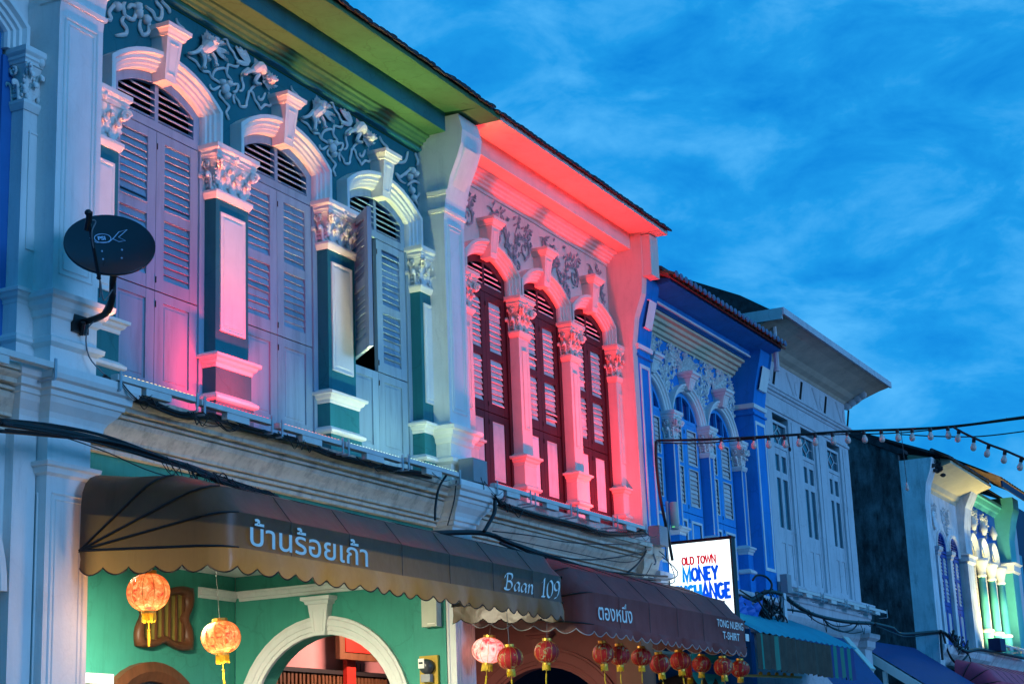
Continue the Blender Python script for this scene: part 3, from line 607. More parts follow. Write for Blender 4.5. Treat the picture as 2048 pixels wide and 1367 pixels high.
def animal_relief(root, ox, oz, m, k=1.0):
    y = 9.118
    ribbons(root, RIB, [(BLOB[0][0], BLOB[0][1], 0.055, 0.055), (BLOB[0][0]+0.06, BLOB[0][1]+0.07, 0.035, 0.035), (BLOB[0][0]-0.05, BLOB[0][1]+0.05, 0.03, 0.03), (BLOB[0][0]+0.03, BLOB[0][1]-0.06, 0.03, 0.035)], ox, oz, y, m, 0.0155, 'relief_ribbons')
    # two lions: body, mane, legs, tails
    for s, (bi, hi) in enumerate((((1, 3), 2), ((4, 5), 6))):
        mb = MB()
        B = [BLOB[i] for i in bi]; H = BLOB[hi]
        a, b = B
        mb.tube(spline([(ox+a[0]-0.05, y-0.02, oz+a[1]-0.06), (ox+a[0], y-0.055, oz+a[1]), (ox+(a[0]+b[0])/2, y-0.06, oz+(a[1]+b[1])/2+0.02), (ox+b[0], y-0.05, oz+b[1])], 4), 0.052, 8, 1.0, lambda t: 0.65+0.5*math.sin(math.pi*t))
        mb.blob((ox+H[0], y-0.085, oz+H[1]-0.01), 0.044, 0.05, 0.042, 10, 7, 0.12)
        for t in range(9):
            an = t/9*2*math.pi; mb.blob((ox+H[0]+0.050*math.cos(an), y-0.06, oz+H[1]+0.047*math.sin(an)), 0.017, 0.028, 0.017, 6, 4, 0.3)
        for t in range(13):
            an = t/13*2*math.pi+0.2; ra = 0.10+0.02*(t % 2); leaflet(mb, (ox+H[0]+0.035*math.cos(an), oz+H[1]+0.035*math.sin(an)), (ox+H[0]+ra*math.cos(an+0.25), oz+H[1]+ra*math.sin(an+0.25)), 0.018, 0.045, y-0.02)
        for t in range(7):
            q_ = t/6; leaflet(mb, (ox+a[0]+(b[0]-a[0])*q_, oz+a[1]+(b[1]-a[1])*q_+0.03), (ox+a[0]+(b[0]-a[0])*q_-0.05, oz+a[1]+(b[1]-a[1])*q_+0.085), 0.014, 0.04, y-0.03)
        mb.blob((ox+H[0]+0.02, y-0.125, oz+H[1]-0.02), 0.02, 0.022, 0.016, 8, 5)
        for e_ in (-0.016, 0.018): mb.blob((ox+H[0]+e_, y-0.13, oz+H[1]+0.014), 0.007, 0.008, 0.007, 5, 3)
        L6 = LEG[:4] if s == 0 else LEG[4:]
        for pts in L6: mb.tube(spline([(ox+p[0], y-0.045, oz+p[1]) for p in pts], 4), 0.021, 6, 1.0, lambda t: 1.15-0.45*t)
        for pts in L6: mb.blob((ox+pts[-1][0], y-0.05, oz+pts[-1][1]), 0.024, 0.03, 0.017, 7, 4, 0.15)
        F6 = FAN[:4] if s == 0 else FAN[4:]
        for pts in F6: mb.tube(spline([(ox+p[0], y-0.015, oz+p[1]) for p in pts], 4), 0.024, 6, 0.6, lambda t: 0.6+0.6*math.sin(math.pi*t))
        for pts in F6:
            for q_ in (0.35, 0.6, 0.85):
                c0 = (ox+pts[0][0]+(pts[-1][0]-pts[0][0])*q_, oz+pts[0][1]+(pts[-1][1]-pts[0][1])*q_); leaflet(mb, c0, (c0[0]+(pts[-1][0]-pts[0][0])*0.3+0.01, c0[1]+(pts[-1][1]-pts[0][1])*0.3-0.03), 0.012, 0.035, y-0.01)
        part('relief_lion', mb, m, root)

def curl(c, r0, turns, start, sgn, n=20):
    out = []
    for i in range(n):
        t = i/(n-1); an = start+sgn*turns*2*math.pi*t; rr = r0*(1-0.85*t)
        out.append((c[0]+rr*math.cos(an), c[1]+rr*math.sin(an)))
    return out
def acanthus(root, ox, oz, w, h, m, y=9.118, r=0.011, seed=1, half=0, dense=1.0, name='relief_scrolls'):
    """a plant of stems, curls and leaflets growing up from (ox, oz), mirrored left and right"""
    rg = random.Random(seed); mb = MB()
    def tb(pts, rr):
        q = spline([(ox+a, y+rg.uniform(-0.004, 0.003), oz+b) for a, b in pts], 2)
        mb.tube(q, rr, 5, 1.0, lambda t: 1.15-0.7*t)
    for sg in ((-1, 1) if half == 0 else (half,)):
        stem = [(0, -0.05*h), (sg*0.04*w, 0.20*h), (sg*0.05*w, 0.45*h), (sg*0.16*w, 0.66*h), (sg*0.30*w, 0.70*h)]
        tb(stem, r*1.3)
        tb(curl((sg*0.30*w, 0.56*h), 0.15*h+0.02, 1.3, math.pi/2, -sg), r*1.2)
        tb([(sg*0.05*w, 0.40*h), (sg*0.12*w, 0.5*h), (sg*0.10*w, 0.72*h), (sg*0.18*w, 0.9*h)], r)
        tb(curl((sg*0.13*w, 0.24*h), 0.10*h, 1.1, math.pi, -sg), r)
        tb([(sg*0.30*w, 0.72*h), (sg*0.36*w, 0.84*h), (sg*0.44*w, 0.92*h), (sg*0.50*w, 0.90*h)], r)
        tb(curl((sg*0.42*w, 0.80*h), 0.09*h, 1.0, 0.5, sg), r)
        for k_ in range(9):
            t_ = k_/8; i0 = min(int(t_*3.99), 3); u_ = t_*4-i0; px, pz = stem[i0][0]+(stem[i0+1][0]-stem[i0][0])*u_, stem[i0][1]+(stem[i0+1][1]-stem[i0][1])*u_
            for q_ in (-1, 1): leaflet(mb, (ox+px, oz+pz), (ox+px+q_*0.05, oz+pz+0.075), 0.018, r*2.2, y)
        n = int(26*dense)
        for i in range(n):
            a, b = rg.uniform(0.03, 0.46)*w, rg.uniform(0.05, 0.97)*h
            if b < 0.25*h and a > 0.16*w: continue
            if b < 0.5*h and a > 0.34*w: continue
            an = rg.uniform(0.2, 2.6); l_ = rg.uniform(0.05, 0.11)
            leaflet(mb, (ox+sg*a, oz+b), (ox+sg*(a+l_*math.cos(an)), oz+b+l_*math.sin(an)), l_*rg.uniform(0.16, 0.26), r*rg.uniform(1.6, 2.6), y)
            if i % 4 == 0: tb(curl((sg*(a+0.02), b), l_*0.4, 1.1, rg.uniform(0, 6), sg, 9), r*0.8)
    return part(name, mb, m, root)

# ================================================================== the teal house
def windows(root, xs, half_o, R_o, zc, pw, mf, ms, mp, key, mt, openleaf=None):
    hi = half_o-0.168
    for k, xc in enumerate(xs):
        line, _ = arch_top(xc, half_o, zc+math.sqrt(R_o**2-half_o**2), R_o)
        archivolt(root, [(xc-half_o, 7.385)] + line + [(xc+half_o, 7.385)], ARCH, mt)
        keystone(root, xc, key[0], key[1], 0.15, 0.215, mt, yo=9.0, yt=8.95)
        Ri = R_o-0.16; h2 = hi+0.005
        fanlight(root, xc, h2, 7.335, zc+math.sqrt(Ri**2-h2**2), Ri, 9.175, mf, ms)
        a = (xs[1]-xs[0]-pw)/2
        mb = MB(); mb.box(xc-a-0.01, xc-a+0.075, 9.125, 9.23, 4.75, 7.33); mb.box(xc+a-0.075, xc+a+0.01, 9.125, 9.23, 4.75, 7.33)
        part('window_jamb', mb, mf, root)
        b = a-0.078
        for sgn in (0, 1):
            x0, x1 = (xc-b, xc-0.003) if sgn == 0 else (xc+0.003, xc+b)
            up = leaf(root, x0, x1, 9.165, 0.115 if pw > 0.4 else 0.10, ZS, mf, ms, mp, raised=0.004)
            if openleaf == (k, sgn):
                h = Vector((x0, 9.12, 0))
                up.matrix_basis = Matrix.Translation(h) @ Matrix.Rotation(R(-131), 4, 'Z') @ Matrix.Translation(-h)

GX = [11.50, 13.36, 15.22]
gh = thing('teal_shophouse', 'teal shophouse with grey louvred shutters and white lion reliefs, above the brown awning', 'house', (13.2, 9.0, 0))
spandrel(gh, 10.05, 16.42, GX, 0.70, 6.77+math.sqrt(1.17**2-0.7**2), 1.17, 7.30, 8.66, 'teal_paint')
strip(gh, 'eaves_cornice', EAVES, 10.36, 16.14, 'soffit_green')
part('eaves_beam', MB().box(10.36, 16.14, 8.746, 8.7495, 8.77, 8.997), 'teal_paint', gh)
strip(gh, 'frieze_moulding', [(9.11, 8.585), (9.06, 8.60), (9.055, 8.615), (9.108, 8.615)], 10.36, 16.14, 'teal_paint')
windows(gh, GX, 0.785, 1.25, 6.77, 0.50, 'shutter_grey', 'shutter_grey', 'shutter_grey', (7.765, 8.27), 'white_trim', (2, 0))
for xc in (10.57, 12.43, 14.29, 16.15): pilaster(gh, xc, 0.50, 'teal_paint', 'white_trim')
strip(gh, 'ledge_cornice', LEDGE, 10.36, 16.10, 'cornice_plaster')
part('ledge_beam', MB().box(10.3, 16.15, 9.06, 9.32, 3.80, 4.299), 'mint_paint', gh)
pillar_set(gh, 9.83, 10.355, 'white_plaster', 'white_trim')
roof = shell(gh, 10.1, 16.4, 'white_plaster')
tile_row(roof, 9.6, 16.45, 8.225, 9.02, 'roof_tile', 0.115, h=0.04, rnd=0.007)
strip(gh, 'eaves_return', [(9.3, 8.965), (8.28, 8.966), (8.28, 9.02), (9.3, 9.2)], 16.141, 16.599, 'soffit_green')
strip(gh, 'eaves_return', [(9.3, 8.965), (8.28, 8.966), (8.28, 9.02), (9.3, 9.2)], 9.831, 10.359, 'soffit_green')
for xo in (12.43, 14.29): animal_relief(gh, xo, 8.2, 'white_trim')
ribbons(gh, ENDR[0], [(p[0], p[1], 0.042, 0.042) for p in ENDR[1]], 16.0, 8.2, 9.118, 'white_trim', 0.018, 'relief_ribbons')
ribbons(gh, ENDL[0], [(p[0], p[1], 0.045, 0.045) for p in ENDL[1]], 10.9, 8.3, 9.118, 'white_trim', 0.022, 'relief_ribbons')

# arcade of the teal house: inner shop front, ceiling and the arched cross wall
part('arcade_ceiling', MB().box(9.9, 16.29, 9.33, 11.8, 4.02, 4.1), 'white_plaster', gh)
inn = part('inner_wall', MB().box(9.9, 16.29, 11.75, 11.95, 0.15, 4.02), 'mint_paint', gh)
strip(gh, 'wall_moulding', [(11.75, 3.74), (11.735, 3.745), (11.73, 3.77), (11.71, 3.78), (11.705, 3.82), (11.69, 3.83), (11.69, 3.85), (11.75, 3.86)], 15.60, 16.29, 'white_trim')
def cross_wall(root, X, yc, zc, ro, ri, m, mt, y0=9.33, y1=11.75, key=True, th=0.28, n=22):
    arc = [(yc-ri*math.cos(math.pi*i/n), zc+ri*math.sin(math.pi*i/n)) for i in range(n+1)]
    poly = [(y0, 0.15), (yc-ri, 0.15)] + arc + [(yc+ri, 0.15), (y1, 0.15), (y1, 4.02), (y0, 4.02)]
    mb = MB(); mb.prism(poly, 'x', X, X+th); part('cross_wall', mb, m, root)
    prof = [(ri-0.01, 0.02), (ri-0.01, -0.03), (ri+0.03, -0.03), (ri+0.035, -0.045), (ri+0.08, -0.05), (ri+0.09, -0.062), (ro-0.04, -0.066), (ro-0.03, -0.055), (ro, -0.05), (ro, 0.02)]
    rows = []
    for i in range(-2, n+3):
        if i < 0: c, s_, zz = -1, 0, -0.5*(-i)
        elif i > n: c, s_, zz = 1, 0, -0.5*(i-n)
        else: c, s_, zz = -math.cos(math.pi*i/n), math.sin(math.pi*i/n), 0
        rows.append([(X+o_, yc+c*rr, zc+s_*rr+zz) for rr, o_ in prof])
    mb = MB(); mb.rows(rows, closed=True, caps=True); part('arch_moulding', mb, mt, root)
    if key:
        z0, z1 = zc+ri-0.02, zc+ro+0.21
        mb = MB(); mb.rows([[(X-0.09, yc-0.075, z0), (X-0.09, yc+0.075, z0), (X+0.01, yc+0.075, z0), (X+0.01, yc-0.075, z0)], [(X-0.11, yc-0.13, z1-0.08), (X-0.11, yc+0.13, z1-0.08), (X+0.01, yc+0.13, z1-0.08), (X+0.01, yc-0.13, z1-0.08)]], closed=True, caps=True)
        rows = []
        for o_, z_ in ((0.0, z1-0.085), (0.02, z1-0.08), (0.03, z1-0.05), (0.06, z1-0.035), (0.06, z1), (0.0, z1+0.005)):
            rows.append([(X+0.01, yc-0.13-o_, z_), (X-0.11-o_, yc-0.13-o_, z_), (X-0.11-o_, yc+0.13+o_, z_), (X+0.01, yc+0.13+o_, z_)])
        mb.rows(rows, closed=True, caps=True)
        for a, b in (((-0.05, 0.12), (-0.075, 0.8)), ((0.05, 0.12), (0.075, 0.8)), ((-0.05, 0.12), (0.05, 0.12)), ((-0.075, 0.8), (0.075, 0.8))):
            mb.tube([(X-0.092-0.02*a[1], yc+a[0], z0+(z1-0.08-z0)*a[1]), (X-0.092-0.02*b[1], yc+b[0], z0+(z1-0.08-z0)*b[1])], 0.006, 4)
        part('keystone', mb, mt, root)
cross_wall(gh, 16.3, 10.57, 2.36, 1.13, 0.94, 'mint_paint', 'white_trim')
mb = MB(); mb.prism([(16.3, 3.74), (16.285, 3.745), (16.28, 3.77), (16.26, 3.78), (16.255, 3.82), (16.24, 3.83), (16.24, 3.85), (16.3, 3.86)], 'y', 9.9, 11.69)
part('wall_moulding', mb, 'white_trim', gh)
# wavy cloud-shaped window with vertical bars
def cloud(s, n=48):
    out = []
    for i in range(n):
        a = 2*math.pi*i/n
        x = math.cos(a); z = math.sin(a); k = 1/max(abs(x), abs(z))**0.75
        wob = 1-0.13*math.cos(4*a) - 0.03*math.cos(8*a)
        out.append((14.98+0.46*s*k*x*wob, 3.49+0.33*s*k*z*wob))
    return out
mb = MB(); o1, i1 = cloud(1.0), cloud(0.74)
mb.rows([[(a[0], 11.76, a[1]), (a[0], 11.69, a[1]), ((a[0]*0.55+b[0]*0.45), 11.665, a[1]*0.55+b[1]*0.45), (b[0], 11.70, b[1]), (b[0], 11.76, b[1])] for a, b in zip(o1+o1[:1], i1+i1[:1])], closed=True)
cw = part('cloud_window', mb, 'wood_brown', gh, True)
mb = MB(); mb.prism(cloud(0.80), 'y', 11.742, 11.748); part('window_back', mb, 'ochre_panel', cw)
for i in range(7):
    part('window_bar', MB().box(14.60+i*0.115, 14.622+i*0.115, 11.71, 11.735, 3.22, 3.74), 'wood_brown', cw)
# arched door head and the small white window frame
n = 20; ri, ro = 0.78, 0.98
mb = MB(); rows = []
for i in range(n+1):
    a = math.pi*i/n; c, s_ = -math.cos(a), math.sin(a)
    rows.append([(14.75+c*ro, 11.76, 2.02+s_*ro), (14.75+c*ro, 11.66, 2.02+s_*ro), (14.75+c*(ro-0.1), 11.64, 2.02+s_*(ro-0.1)), (14.75+c*ri, 11.68, 2.02+s_*ri), (14.75+c*ri, 11.76, 2.02+s_*ri)])
mb.rows(rows, closed=True, caps=True); dr = part('door_arch', mb, 'wood_brown', gh)
mb = MB(); mb.prism([(14.75-ri*math.cos(math.pi*i/n), 2.02+ri*math.sin(math.pi*i/n)) for i in range(n+1)], 'y', 11.735, 11.745); part('door_head_panel', mb, 'meter_dark', dr)
mb = MB(); mb.box(13.3, 14.02, 11.60, 11.66, 2.74, 2.84); mb.box(13.3, 13.36, 11.60, 11.66, 1.6, 2.74); mb.box(13.96, 14.02, 11.60, 11.66, 1.6, 2.74)
for i in range(4): mb.box(13.47+i*0.12, 13.49+i*0.12, 11.61, 11.65, 1.6, 2.74)
part('window_frame', mb, 'white_trim', gh)
part('shutter_board', MB().box(13.3, 13.62, 11.68, 11.748, 2.85, 3.06), 'wood_brown', gh)

# ================================================================== the red-lit house
RX = [17.71, 19.18, 20.66]
rh = thing('red_lit_shophouse', 'white shophouse lit red with maroon shutter frames and white louvres', 'house', (19.0, 9.0, 0))
Rr = 1.066
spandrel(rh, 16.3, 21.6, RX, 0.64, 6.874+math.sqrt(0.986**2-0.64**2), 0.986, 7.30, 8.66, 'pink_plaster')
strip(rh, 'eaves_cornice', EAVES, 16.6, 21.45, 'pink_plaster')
strip(rh, 'eaves_return', [(9.3, 8.957), (8.28, 8.962), (8.28, 9.018), (9.3, 9.2)], 21.451, 21.70, 'pink_plaster')
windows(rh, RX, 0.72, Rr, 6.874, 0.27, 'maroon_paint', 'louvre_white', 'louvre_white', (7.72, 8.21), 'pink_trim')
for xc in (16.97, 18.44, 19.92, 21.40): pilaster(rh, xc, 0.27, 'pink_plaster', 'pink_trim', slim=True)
LEDGE2 = [(y-0.03 if y < 9.2 else y, 4.30+(z-4.30)*1.1-0.13 if z > 4.31 else 4.15) for y, z in LEDGE]
strip(rh, 'ledge_cornice', LEDGE2, 16.65, 21.35, 'cornice_plaster')
part('ledge_top', MB().box(16.6, 21.45, 8.70, 9.3, 4.66, 4.74), 'pink_plaster', rh)
part('ledge_beam', MB().box(16.6, 21.4, 9.02, 9.32, 3.80, 4.149), 'pale_house', rh)
pillar_set(rh, 16.13, 16.60, 'white_plaster', 'white_trim')
mb = MB(); mb.prism([(9.3, 4.4), (8.8, 4.4), (8.8, 7.40), (8.74, 7.80), (8.62, 8.12), (8.59, 8.40), (8.585, 8.955), (9.3, 8.955)], 'x', 21.44, 21.60)
part('end_pier', mb, 'pink_plaster', rh)
part('pier_top', MB().box(21.46, 21.75, 8.46, 9.2, 8.36, 8.95), 'pink_plaster', rh)
mb = MB(); mb.ring(21.38, 21.72, 8.84, 9.3, [(0, 4.05), (0.02, 4.1), (0.03, 4.25), (0.08, 4.33), (0.10, 4.45), (0.15, 4.5), (0.16, 4.62), (0, 4.64)]); part('pillar_cap', mb, 'cornice_plaster', rh)
roof = shell(rh, 16.42, 21.70, 'pink_plaster')
tile_row(roof, 16.45, 21.75, 8.225, 9.01, 'roof_tile', 0.115, h=0.04, rnd=0.007)
for k, xo in enumerate((18.445, 19.92)): acanthus(rh, xo, 7.66, 1.25, 0.86, 'relief_grey', seed=4+k, r=0.014, dense=1.5)
acanthus(rh, 16.98, 7.72, 1.1, 0.80, 'relief_grey', seed=9, half=1, r=0.014, dense=1.5)
acanthus(rh, 21.30, 7.72, 1.1, 0.80, 'relief_grey', seed=10, half=-1, r=0.014, dense=1.5)
# its arcade
part('arcade_ceiling', MB().box(16.6, 21.6, 9.33, 11.8, 3.96, 4.02), 'night_blue', rh)
inr = part('inner_wall', MB().box(16.6, 21.6, 11.76, 11.95, 0.15, 3.96), 'salmon_wall', rh)
cross_wall(rh, 21.62, 10.45, 2.15, 1.25, 1.0, 'terracotta_wall', 'terracotta_wall', th=0.2)
part('front_pier', MB().box(21.5, 21.95, 8.95, 9.33, 0.14, 4.0), 'brown_wall', rh)
# the dark slatted shop front and the red sign board seen through the teal arch
mb = MB()
for i in range(34):
    x = 16.75+i*0.082+random.uniform(-0.008, 0.008)
    mb.box(x, x+0.045, 11.68, 11.72, 0.3, 2.98)
part('curtain_slats', mb, 'wood_brown', rh)
part('opening_shade', MB().box(16.7, 20.2, 11.73, 11.75, 0.3, 3.02), 'shade_black', rh)  # black sheet on the wall, painting the shade of an opening
part('door_lintel', MB().box(16.65, 20.3, 11.66, 11.745, 3.0, 3.05), 'dark_piping', rh)
part('red_post', MB().box(18.42, 18.62, 11.60, 11.66, 0.3, 3.24), 'red_paint', rh)
# board and number on the shop front behind the arch
brd = part('sign_board', MB().box(18.10, 19.02, 11.50, 11.56, 3.17, 3.62), 'wood_brown', rh)
part('board_face', MB().box(18.22, 18.96, 11.485, 11.499, 3.26, 3.56), 'red_paint', brd)
def text(body, size, m, extrude=0.004, bold=0.0, shear=0.0, space=1.0, sx=1.0):
    cu = bpy.data.curves.new('lettering', 'FONT'); cu.body = body; cu.size = size; cu.extrude = extrude; cu.offset = bold; cu.shear = shear; cu.space_character = space
    cu.align_x = 'LEFT'; cu.resolution_u = 4
    o = bpy.data.objects.new('lettering', cu); C.objects.link(o)
    bpy.context.view_layer.update()
    dg = bpy.context.evaluated_depsgraph_get()
    me = bpy.data.meshes.new_from_object(o.evaluated_get(dg)); bpy.data.objects.remove(o); bpy.data.curves.remove(cu)
    me.materials.clear(); me.materials.append(MATS[m])
    return me
def lettering(root, body, x0, x1, z0, h, y, m, tilt=0.0, bold=0.0, shear=0.0, axis='front', z1=None, name='lettering'):
    """flat letters fitted between x0 and x1, cap height h, standing on z0; facing the street, or facing -X when axis is 'side'"""
    me = text(body, 1.0, m, 0.0, bold, shear)
    xs = [v.co.x for v in me.vertices]; ys = [v.co.y for v in me.vertices]
    a, b = min(xs), max(xs); c, d_ = min(ys), max(ys)
    base = 0.0 if z1 is None else c
    ch = 0.72 if z1 is None else (d_-c)
    for v in me.vertices:
        u = (v.co.x-a)/(b-a); w = (v.co.y-base)/ch; dpt = v.co.z
        if axis == 'front': v.co = (x0+(x1-x0)*u, y-dpt, z0+w*h+tilt*u)
        else: v.co = (y-dpt, x0+(x1-x0)*u, z0+w*h+tilt*u)
    me.update()
    o = obj(name, me, m); o.parent = root
    if root.parent is None: o.matrix_parent_inverse = Matrix.Translation(-Vector(root.location))
    return o
mat('number_black', (0.02, 0.02, 0.03), 0.5, 0.0, 1, 0)
lettering(rh, '111', 18.88, 19.08, 3.07, 0.10, 11.755, 'number_black')

# ================================================================== house at the left edge
lh = thing('pale_shophouse', 'pale shophouse with blue louvred window at the left edge of the row', 'house', (7.0, 9.0, 0))
spandrel(lh, 3.0, 9.83, [8.97], 0.62, 6.80+math.sqrt(0.986**2-0.62**2), 0.986, 7.25, 8.66, 'white_plaster')
line, _ = arch_top(8.97, 0.75, 6.80+math.sqrt(1.09**2-0.75**2), 1.09)
archivolt(lh, [(8.22, 7.385)] + line + [(9.72, 7.385)], ARCH, 'white_trim')
fanlight(lh, 8.97, 0.60, 7.30, 6.80+math.sqrt(0.93**2-0.6**2), 0.93, 9.175, 'left_blue', 'left_blue')
for x0, x1 in ((8.38, 8.966), (8.974, 9.56)): leaf(lh, x0, x1, 9.165, 0.11, ZS, 'left_blue', 'left_blue', 'left_blue', raised=0.004)
part('window_jamb', MB().box(9.555, 9.70, 9.12, 9.22, 4.75, 7.33), 'left_blue', lh)
pilaster(lh, 9.80, 0.26, 'white_plaster', 'white_trim', slim=True); pilaster(lh, 8.14, 0.26, 'white_plaster', 'white_trim', slim=True)
strip(lh, 'eaves_cornice', EAVES, 3.0, 9.83, 'white_plaster'); strip(lh, 'ledge_cornice', LEDGE, 3.0, 9.60, 'cornice_plaster')
mb = MB(); mb.ring(9.62, 9.83, 8.90, 9.3, PCAP); part('pillar_cap', mb, 'white_trim', lh)
part('lower_pillar', MB().box(9.60, 9.84, 8.92, 9.3, 0.14, 4.30), 'white_plaster', lh)
part('lower_wall', MB().box(3.0, 9.60, 9.0, 9.3, 3.2, 4.299), 'white_plaster', lh)
shell(lh, 3.0, 9.85, 'white_plaster')
mb = MB(); rows = []
for i in range(15):
    a = math.pi*0.5*i/14; c, s_ = math.cos(a), math.sin(a)
    rows.append([(8.55+c*rr, yy, 3.10+s_*rr) for rr, yy in ((0.78, 9.0), (0.78, 8.96), (0.86, 8.955), (0.87, 8.94), (0.96, 8.935), (0.97, 8.92), (1.03, 8.92), (1.03, 9.0))])
mb.rows(rows, closed=True, caps=True); part('arch_moulding', mb, 'white_trim', lh)

# ================================================================== the blue house
bh = thing('blue_shophouse', 'bright blue shophouse with white scroll frieze and round arched windows', 'house', (24.3, 9.0, 0))
BX = [22.63, 24.10, 25.57]
spandrel(bh, 21.7, 26.9, BX, 0.66, 6.607+math.sqrt(0.70**2-0.66**2), 0.70, 6.82, 8.2, 'blue_paint')
BARCH = [(0, 9.15), (0, 9.02), (0.03, 9.02), (0.04, 9.045), (0.07, 9.05), (0.08, 9.07), (0.11, 9.075), (0.12, 9.10), (0.12, 9.18)]
BZ = (4.44, 4.62, 5.28, 5.42, 5.55, 6.10, 6.18, 6.70, 6.80)
for xc in BX:
    line, _ = arch_top(xc, 0.735, 6.607+math.sqrt(0.76**2-0.735**2), 0.76, 18)
    archivolt(bh, [(xc-0.735, 6.80)] + line + [(xc+0.735, 6.80)], BARCH, 'white_trim')
    keystone(bh, xc, 7.27, 7.54, 0.15, 0.24, 'white_trim', cap=0.09)
    fanlight(bh, xc, 0.615, 6.80, 6.607+math.sqrt(0.64**2-0.615**2), 0.64, 9.17, 'blue_shutter', None, bar=0.03, fr=0.06, mullions=(-0.3, 0.0, 0.3))
    mb = MB(); mb.prism([(xc+0.62*math.cos(math.pi*i/14), 6.66+0.58*math.sin(math.pi*i/14)) for i in range(15)], 'y', 9.185, 9.19); part('pane', mb, 'deep_blue_glass', bh)
    for x0, x1 in ((xc-0.60, xc-0.004), (xc+0.004, xc+0.60)):
        leaf(bh, x0, x1, 9.165, 0.12, BZ, 'blue_shutter', 'louvre_white', 'blue_shutter')
        # white rims round louvres and panels
        mb = MB()
        for z0, z1 in ((4.62, 5.28), (5.55, 6.10), (6.18, 6.70)):
            a, b = x0+0.12, x1-0.12; w = 0.035 if z0 < 5 else 0.012
            mb.box(a-w, a, 9.132, 9.16, z0-w, z1+w); mb.box(b, b+w, 9.132, 9.16, z0-w, z1+w); mb.box(a, b, 9.132, 9.16, z1, z1+w); mb.box(a, b, 9.132, 9.16, z0-w, z0)
        part('white_rim', mb, 'white_trim', bh)
for xc in (21.9, 23.365, 24.835, 26.30):
    pilaster(bh, xc, 0.20, 'blue_paint', 'white_trim', zb=4.3, panel=False, zcap=6.34, hcap=0.48, bz=-0.30)
    mb = MB()
    for s_ in (-1, 1): mb.box(xc+s_*0.085-0.015, xc+s_*0.085+0.015, 8.992, 9.0, 5.15, 6.34)
    part('white_rim', mb, 'white_trim', bh)
strip(bh, 'frieze_moulding', [(9.2, 7.93), (9.11, 7.93), (9.10, 7.96), (9.06, 7.97), (9.05, 8.02), (9.01, 8.03), (9.0, 8.08), (8.95, 8.09), (8.94, 8.14), (8.88, 8.15), (8.88, 8.19), (9.2, 8.20)], 22.06, 26.42, 'cream_moulding')
strip(bh, 'eaves_beam', [(9.3, 8.20), (8.86, 8.20), (8.86, 8.215), (8.80, 8.215), (8.78, 8.32), (8.45, 8.37), (8.40, 8.38), (8.40, 8.43), (9.3, 8.62)], 22.0, 26.9, 'blue_paint')
part('white_line', MB().box(22.05, 26.6, 8.772, 8.80, 8.222, 8.25), 'white_trim', bh)
def blue_pillar(x0, x1):
    mb = MB(); mb.prism([(9.3, 4.3), (8.8, 4.3), (8.8, 7.40), (8.74, 7.75), (8.66, 8.05), (8.60, 8.30), (8.60, 8.40), (9.3, 8.40)], 'x', x0, x1); part('party_pillar', mb, 'blue_paint', bh)
    mb = MB(); i = 0.05; w = 0.05; y = 8.79
    for a, b, c, e_ in ((x0+i, x0+i+w, 4.75, 7.18), (x1-i-w, x1-i, 4.75, 7.18), (x0+i+w, x1-i-w, 7.13, 7.18), (x0+i+w, x1-i-w, 4.75, 4.80)): mb.box(a, b, y, 8.799, c, e_)
    part('white_rim', mb, 'white_trim', bh)
    mb = MB(); a, b = x0+0.10, x1-0.10
    mb.rows([[(a, yy-o_, zz), (b, yy-o_, zz)] for yy, zz, o_ in ((8.74, 7.70, -0.01), (8.74, 7.70, 0.035), (8.66, 8.02, 0.035), (8.645, 8.08, 0.035), (8.645, 8.08, -0.01))]); part('bracket_panel', mb, 'white_trim', bh)
    mb = MB(); mb.ring(x0, x1, 8.80, 9.1, [(0, 7.38), (0.03, 7.39), (0.04, 7.45), (0, 7.47)]); part('pillar_band', mb, 'white_trim', bh)
    mb = MB(); mb.ring(x0, x1, 8.80, 9.1, [(0, 7.27), (0.03, 7.28), (0.03, 7.31), (0, 7.33)]); part('pillar_band', mb, 'blue_paint', bh)
blue_pillar(21.602, 22.06); blue_pillar(26.42, 27.0)
strip(bh, 'ledge_cornice', [(9.3, 3.95), (9.0, 3.95), (8.98, 4.0), (8.93, 4.02), (8.90, 4.10), (8.82, 4.15), (8.80, 4.22), (8.72, 4.25), (8.72, 4.32), (9.3, 4.33)], 21.76, 26.9, 'pale_house')
roof = shell(bh, 21.76, 27.0, 'blue_paint', z1=8.35, ze=8.50, zr=10.5, ye=8.42)
part('tile_bed', MB().prism([(8.33, 8.395), (8.33, 8.43), (8.8, 8.66), (8.8, 8.60)], 'x', 21.78, 26.95), 'clay_tile', roof)
tile_row(roof, 21.78, 26.95, 8.26, 8.405, 'clay_tile', 0.185, slope=0.5, curved=True, rnd=0.008)
mb = MB(); mb.blob((0, 0, 0), 0.065, 0.02, 0.05, 10, 5); me = mb.mesh('tile_end'); me.materials.append(MATS['glazed_tile_end'])
for i in range(27):
    o = obj('tile_end', me, 'glazed_tile_end', roof); o.location = (21.78+0.185*(i+0.5), 8.25, 8.435)
# dense white scroll frieze
for k, xo in enumerate((22.63, 23.365, 24.10, 24.835, 25.57, 26.15)):
    up = k % 2 == 0
    acanthus(bh, xo, 7.42 if up else 7.03, 0.95, 0.48 if up else 0.88, 'white_trim', seed=20+k, r=0.018, dense=2.4)

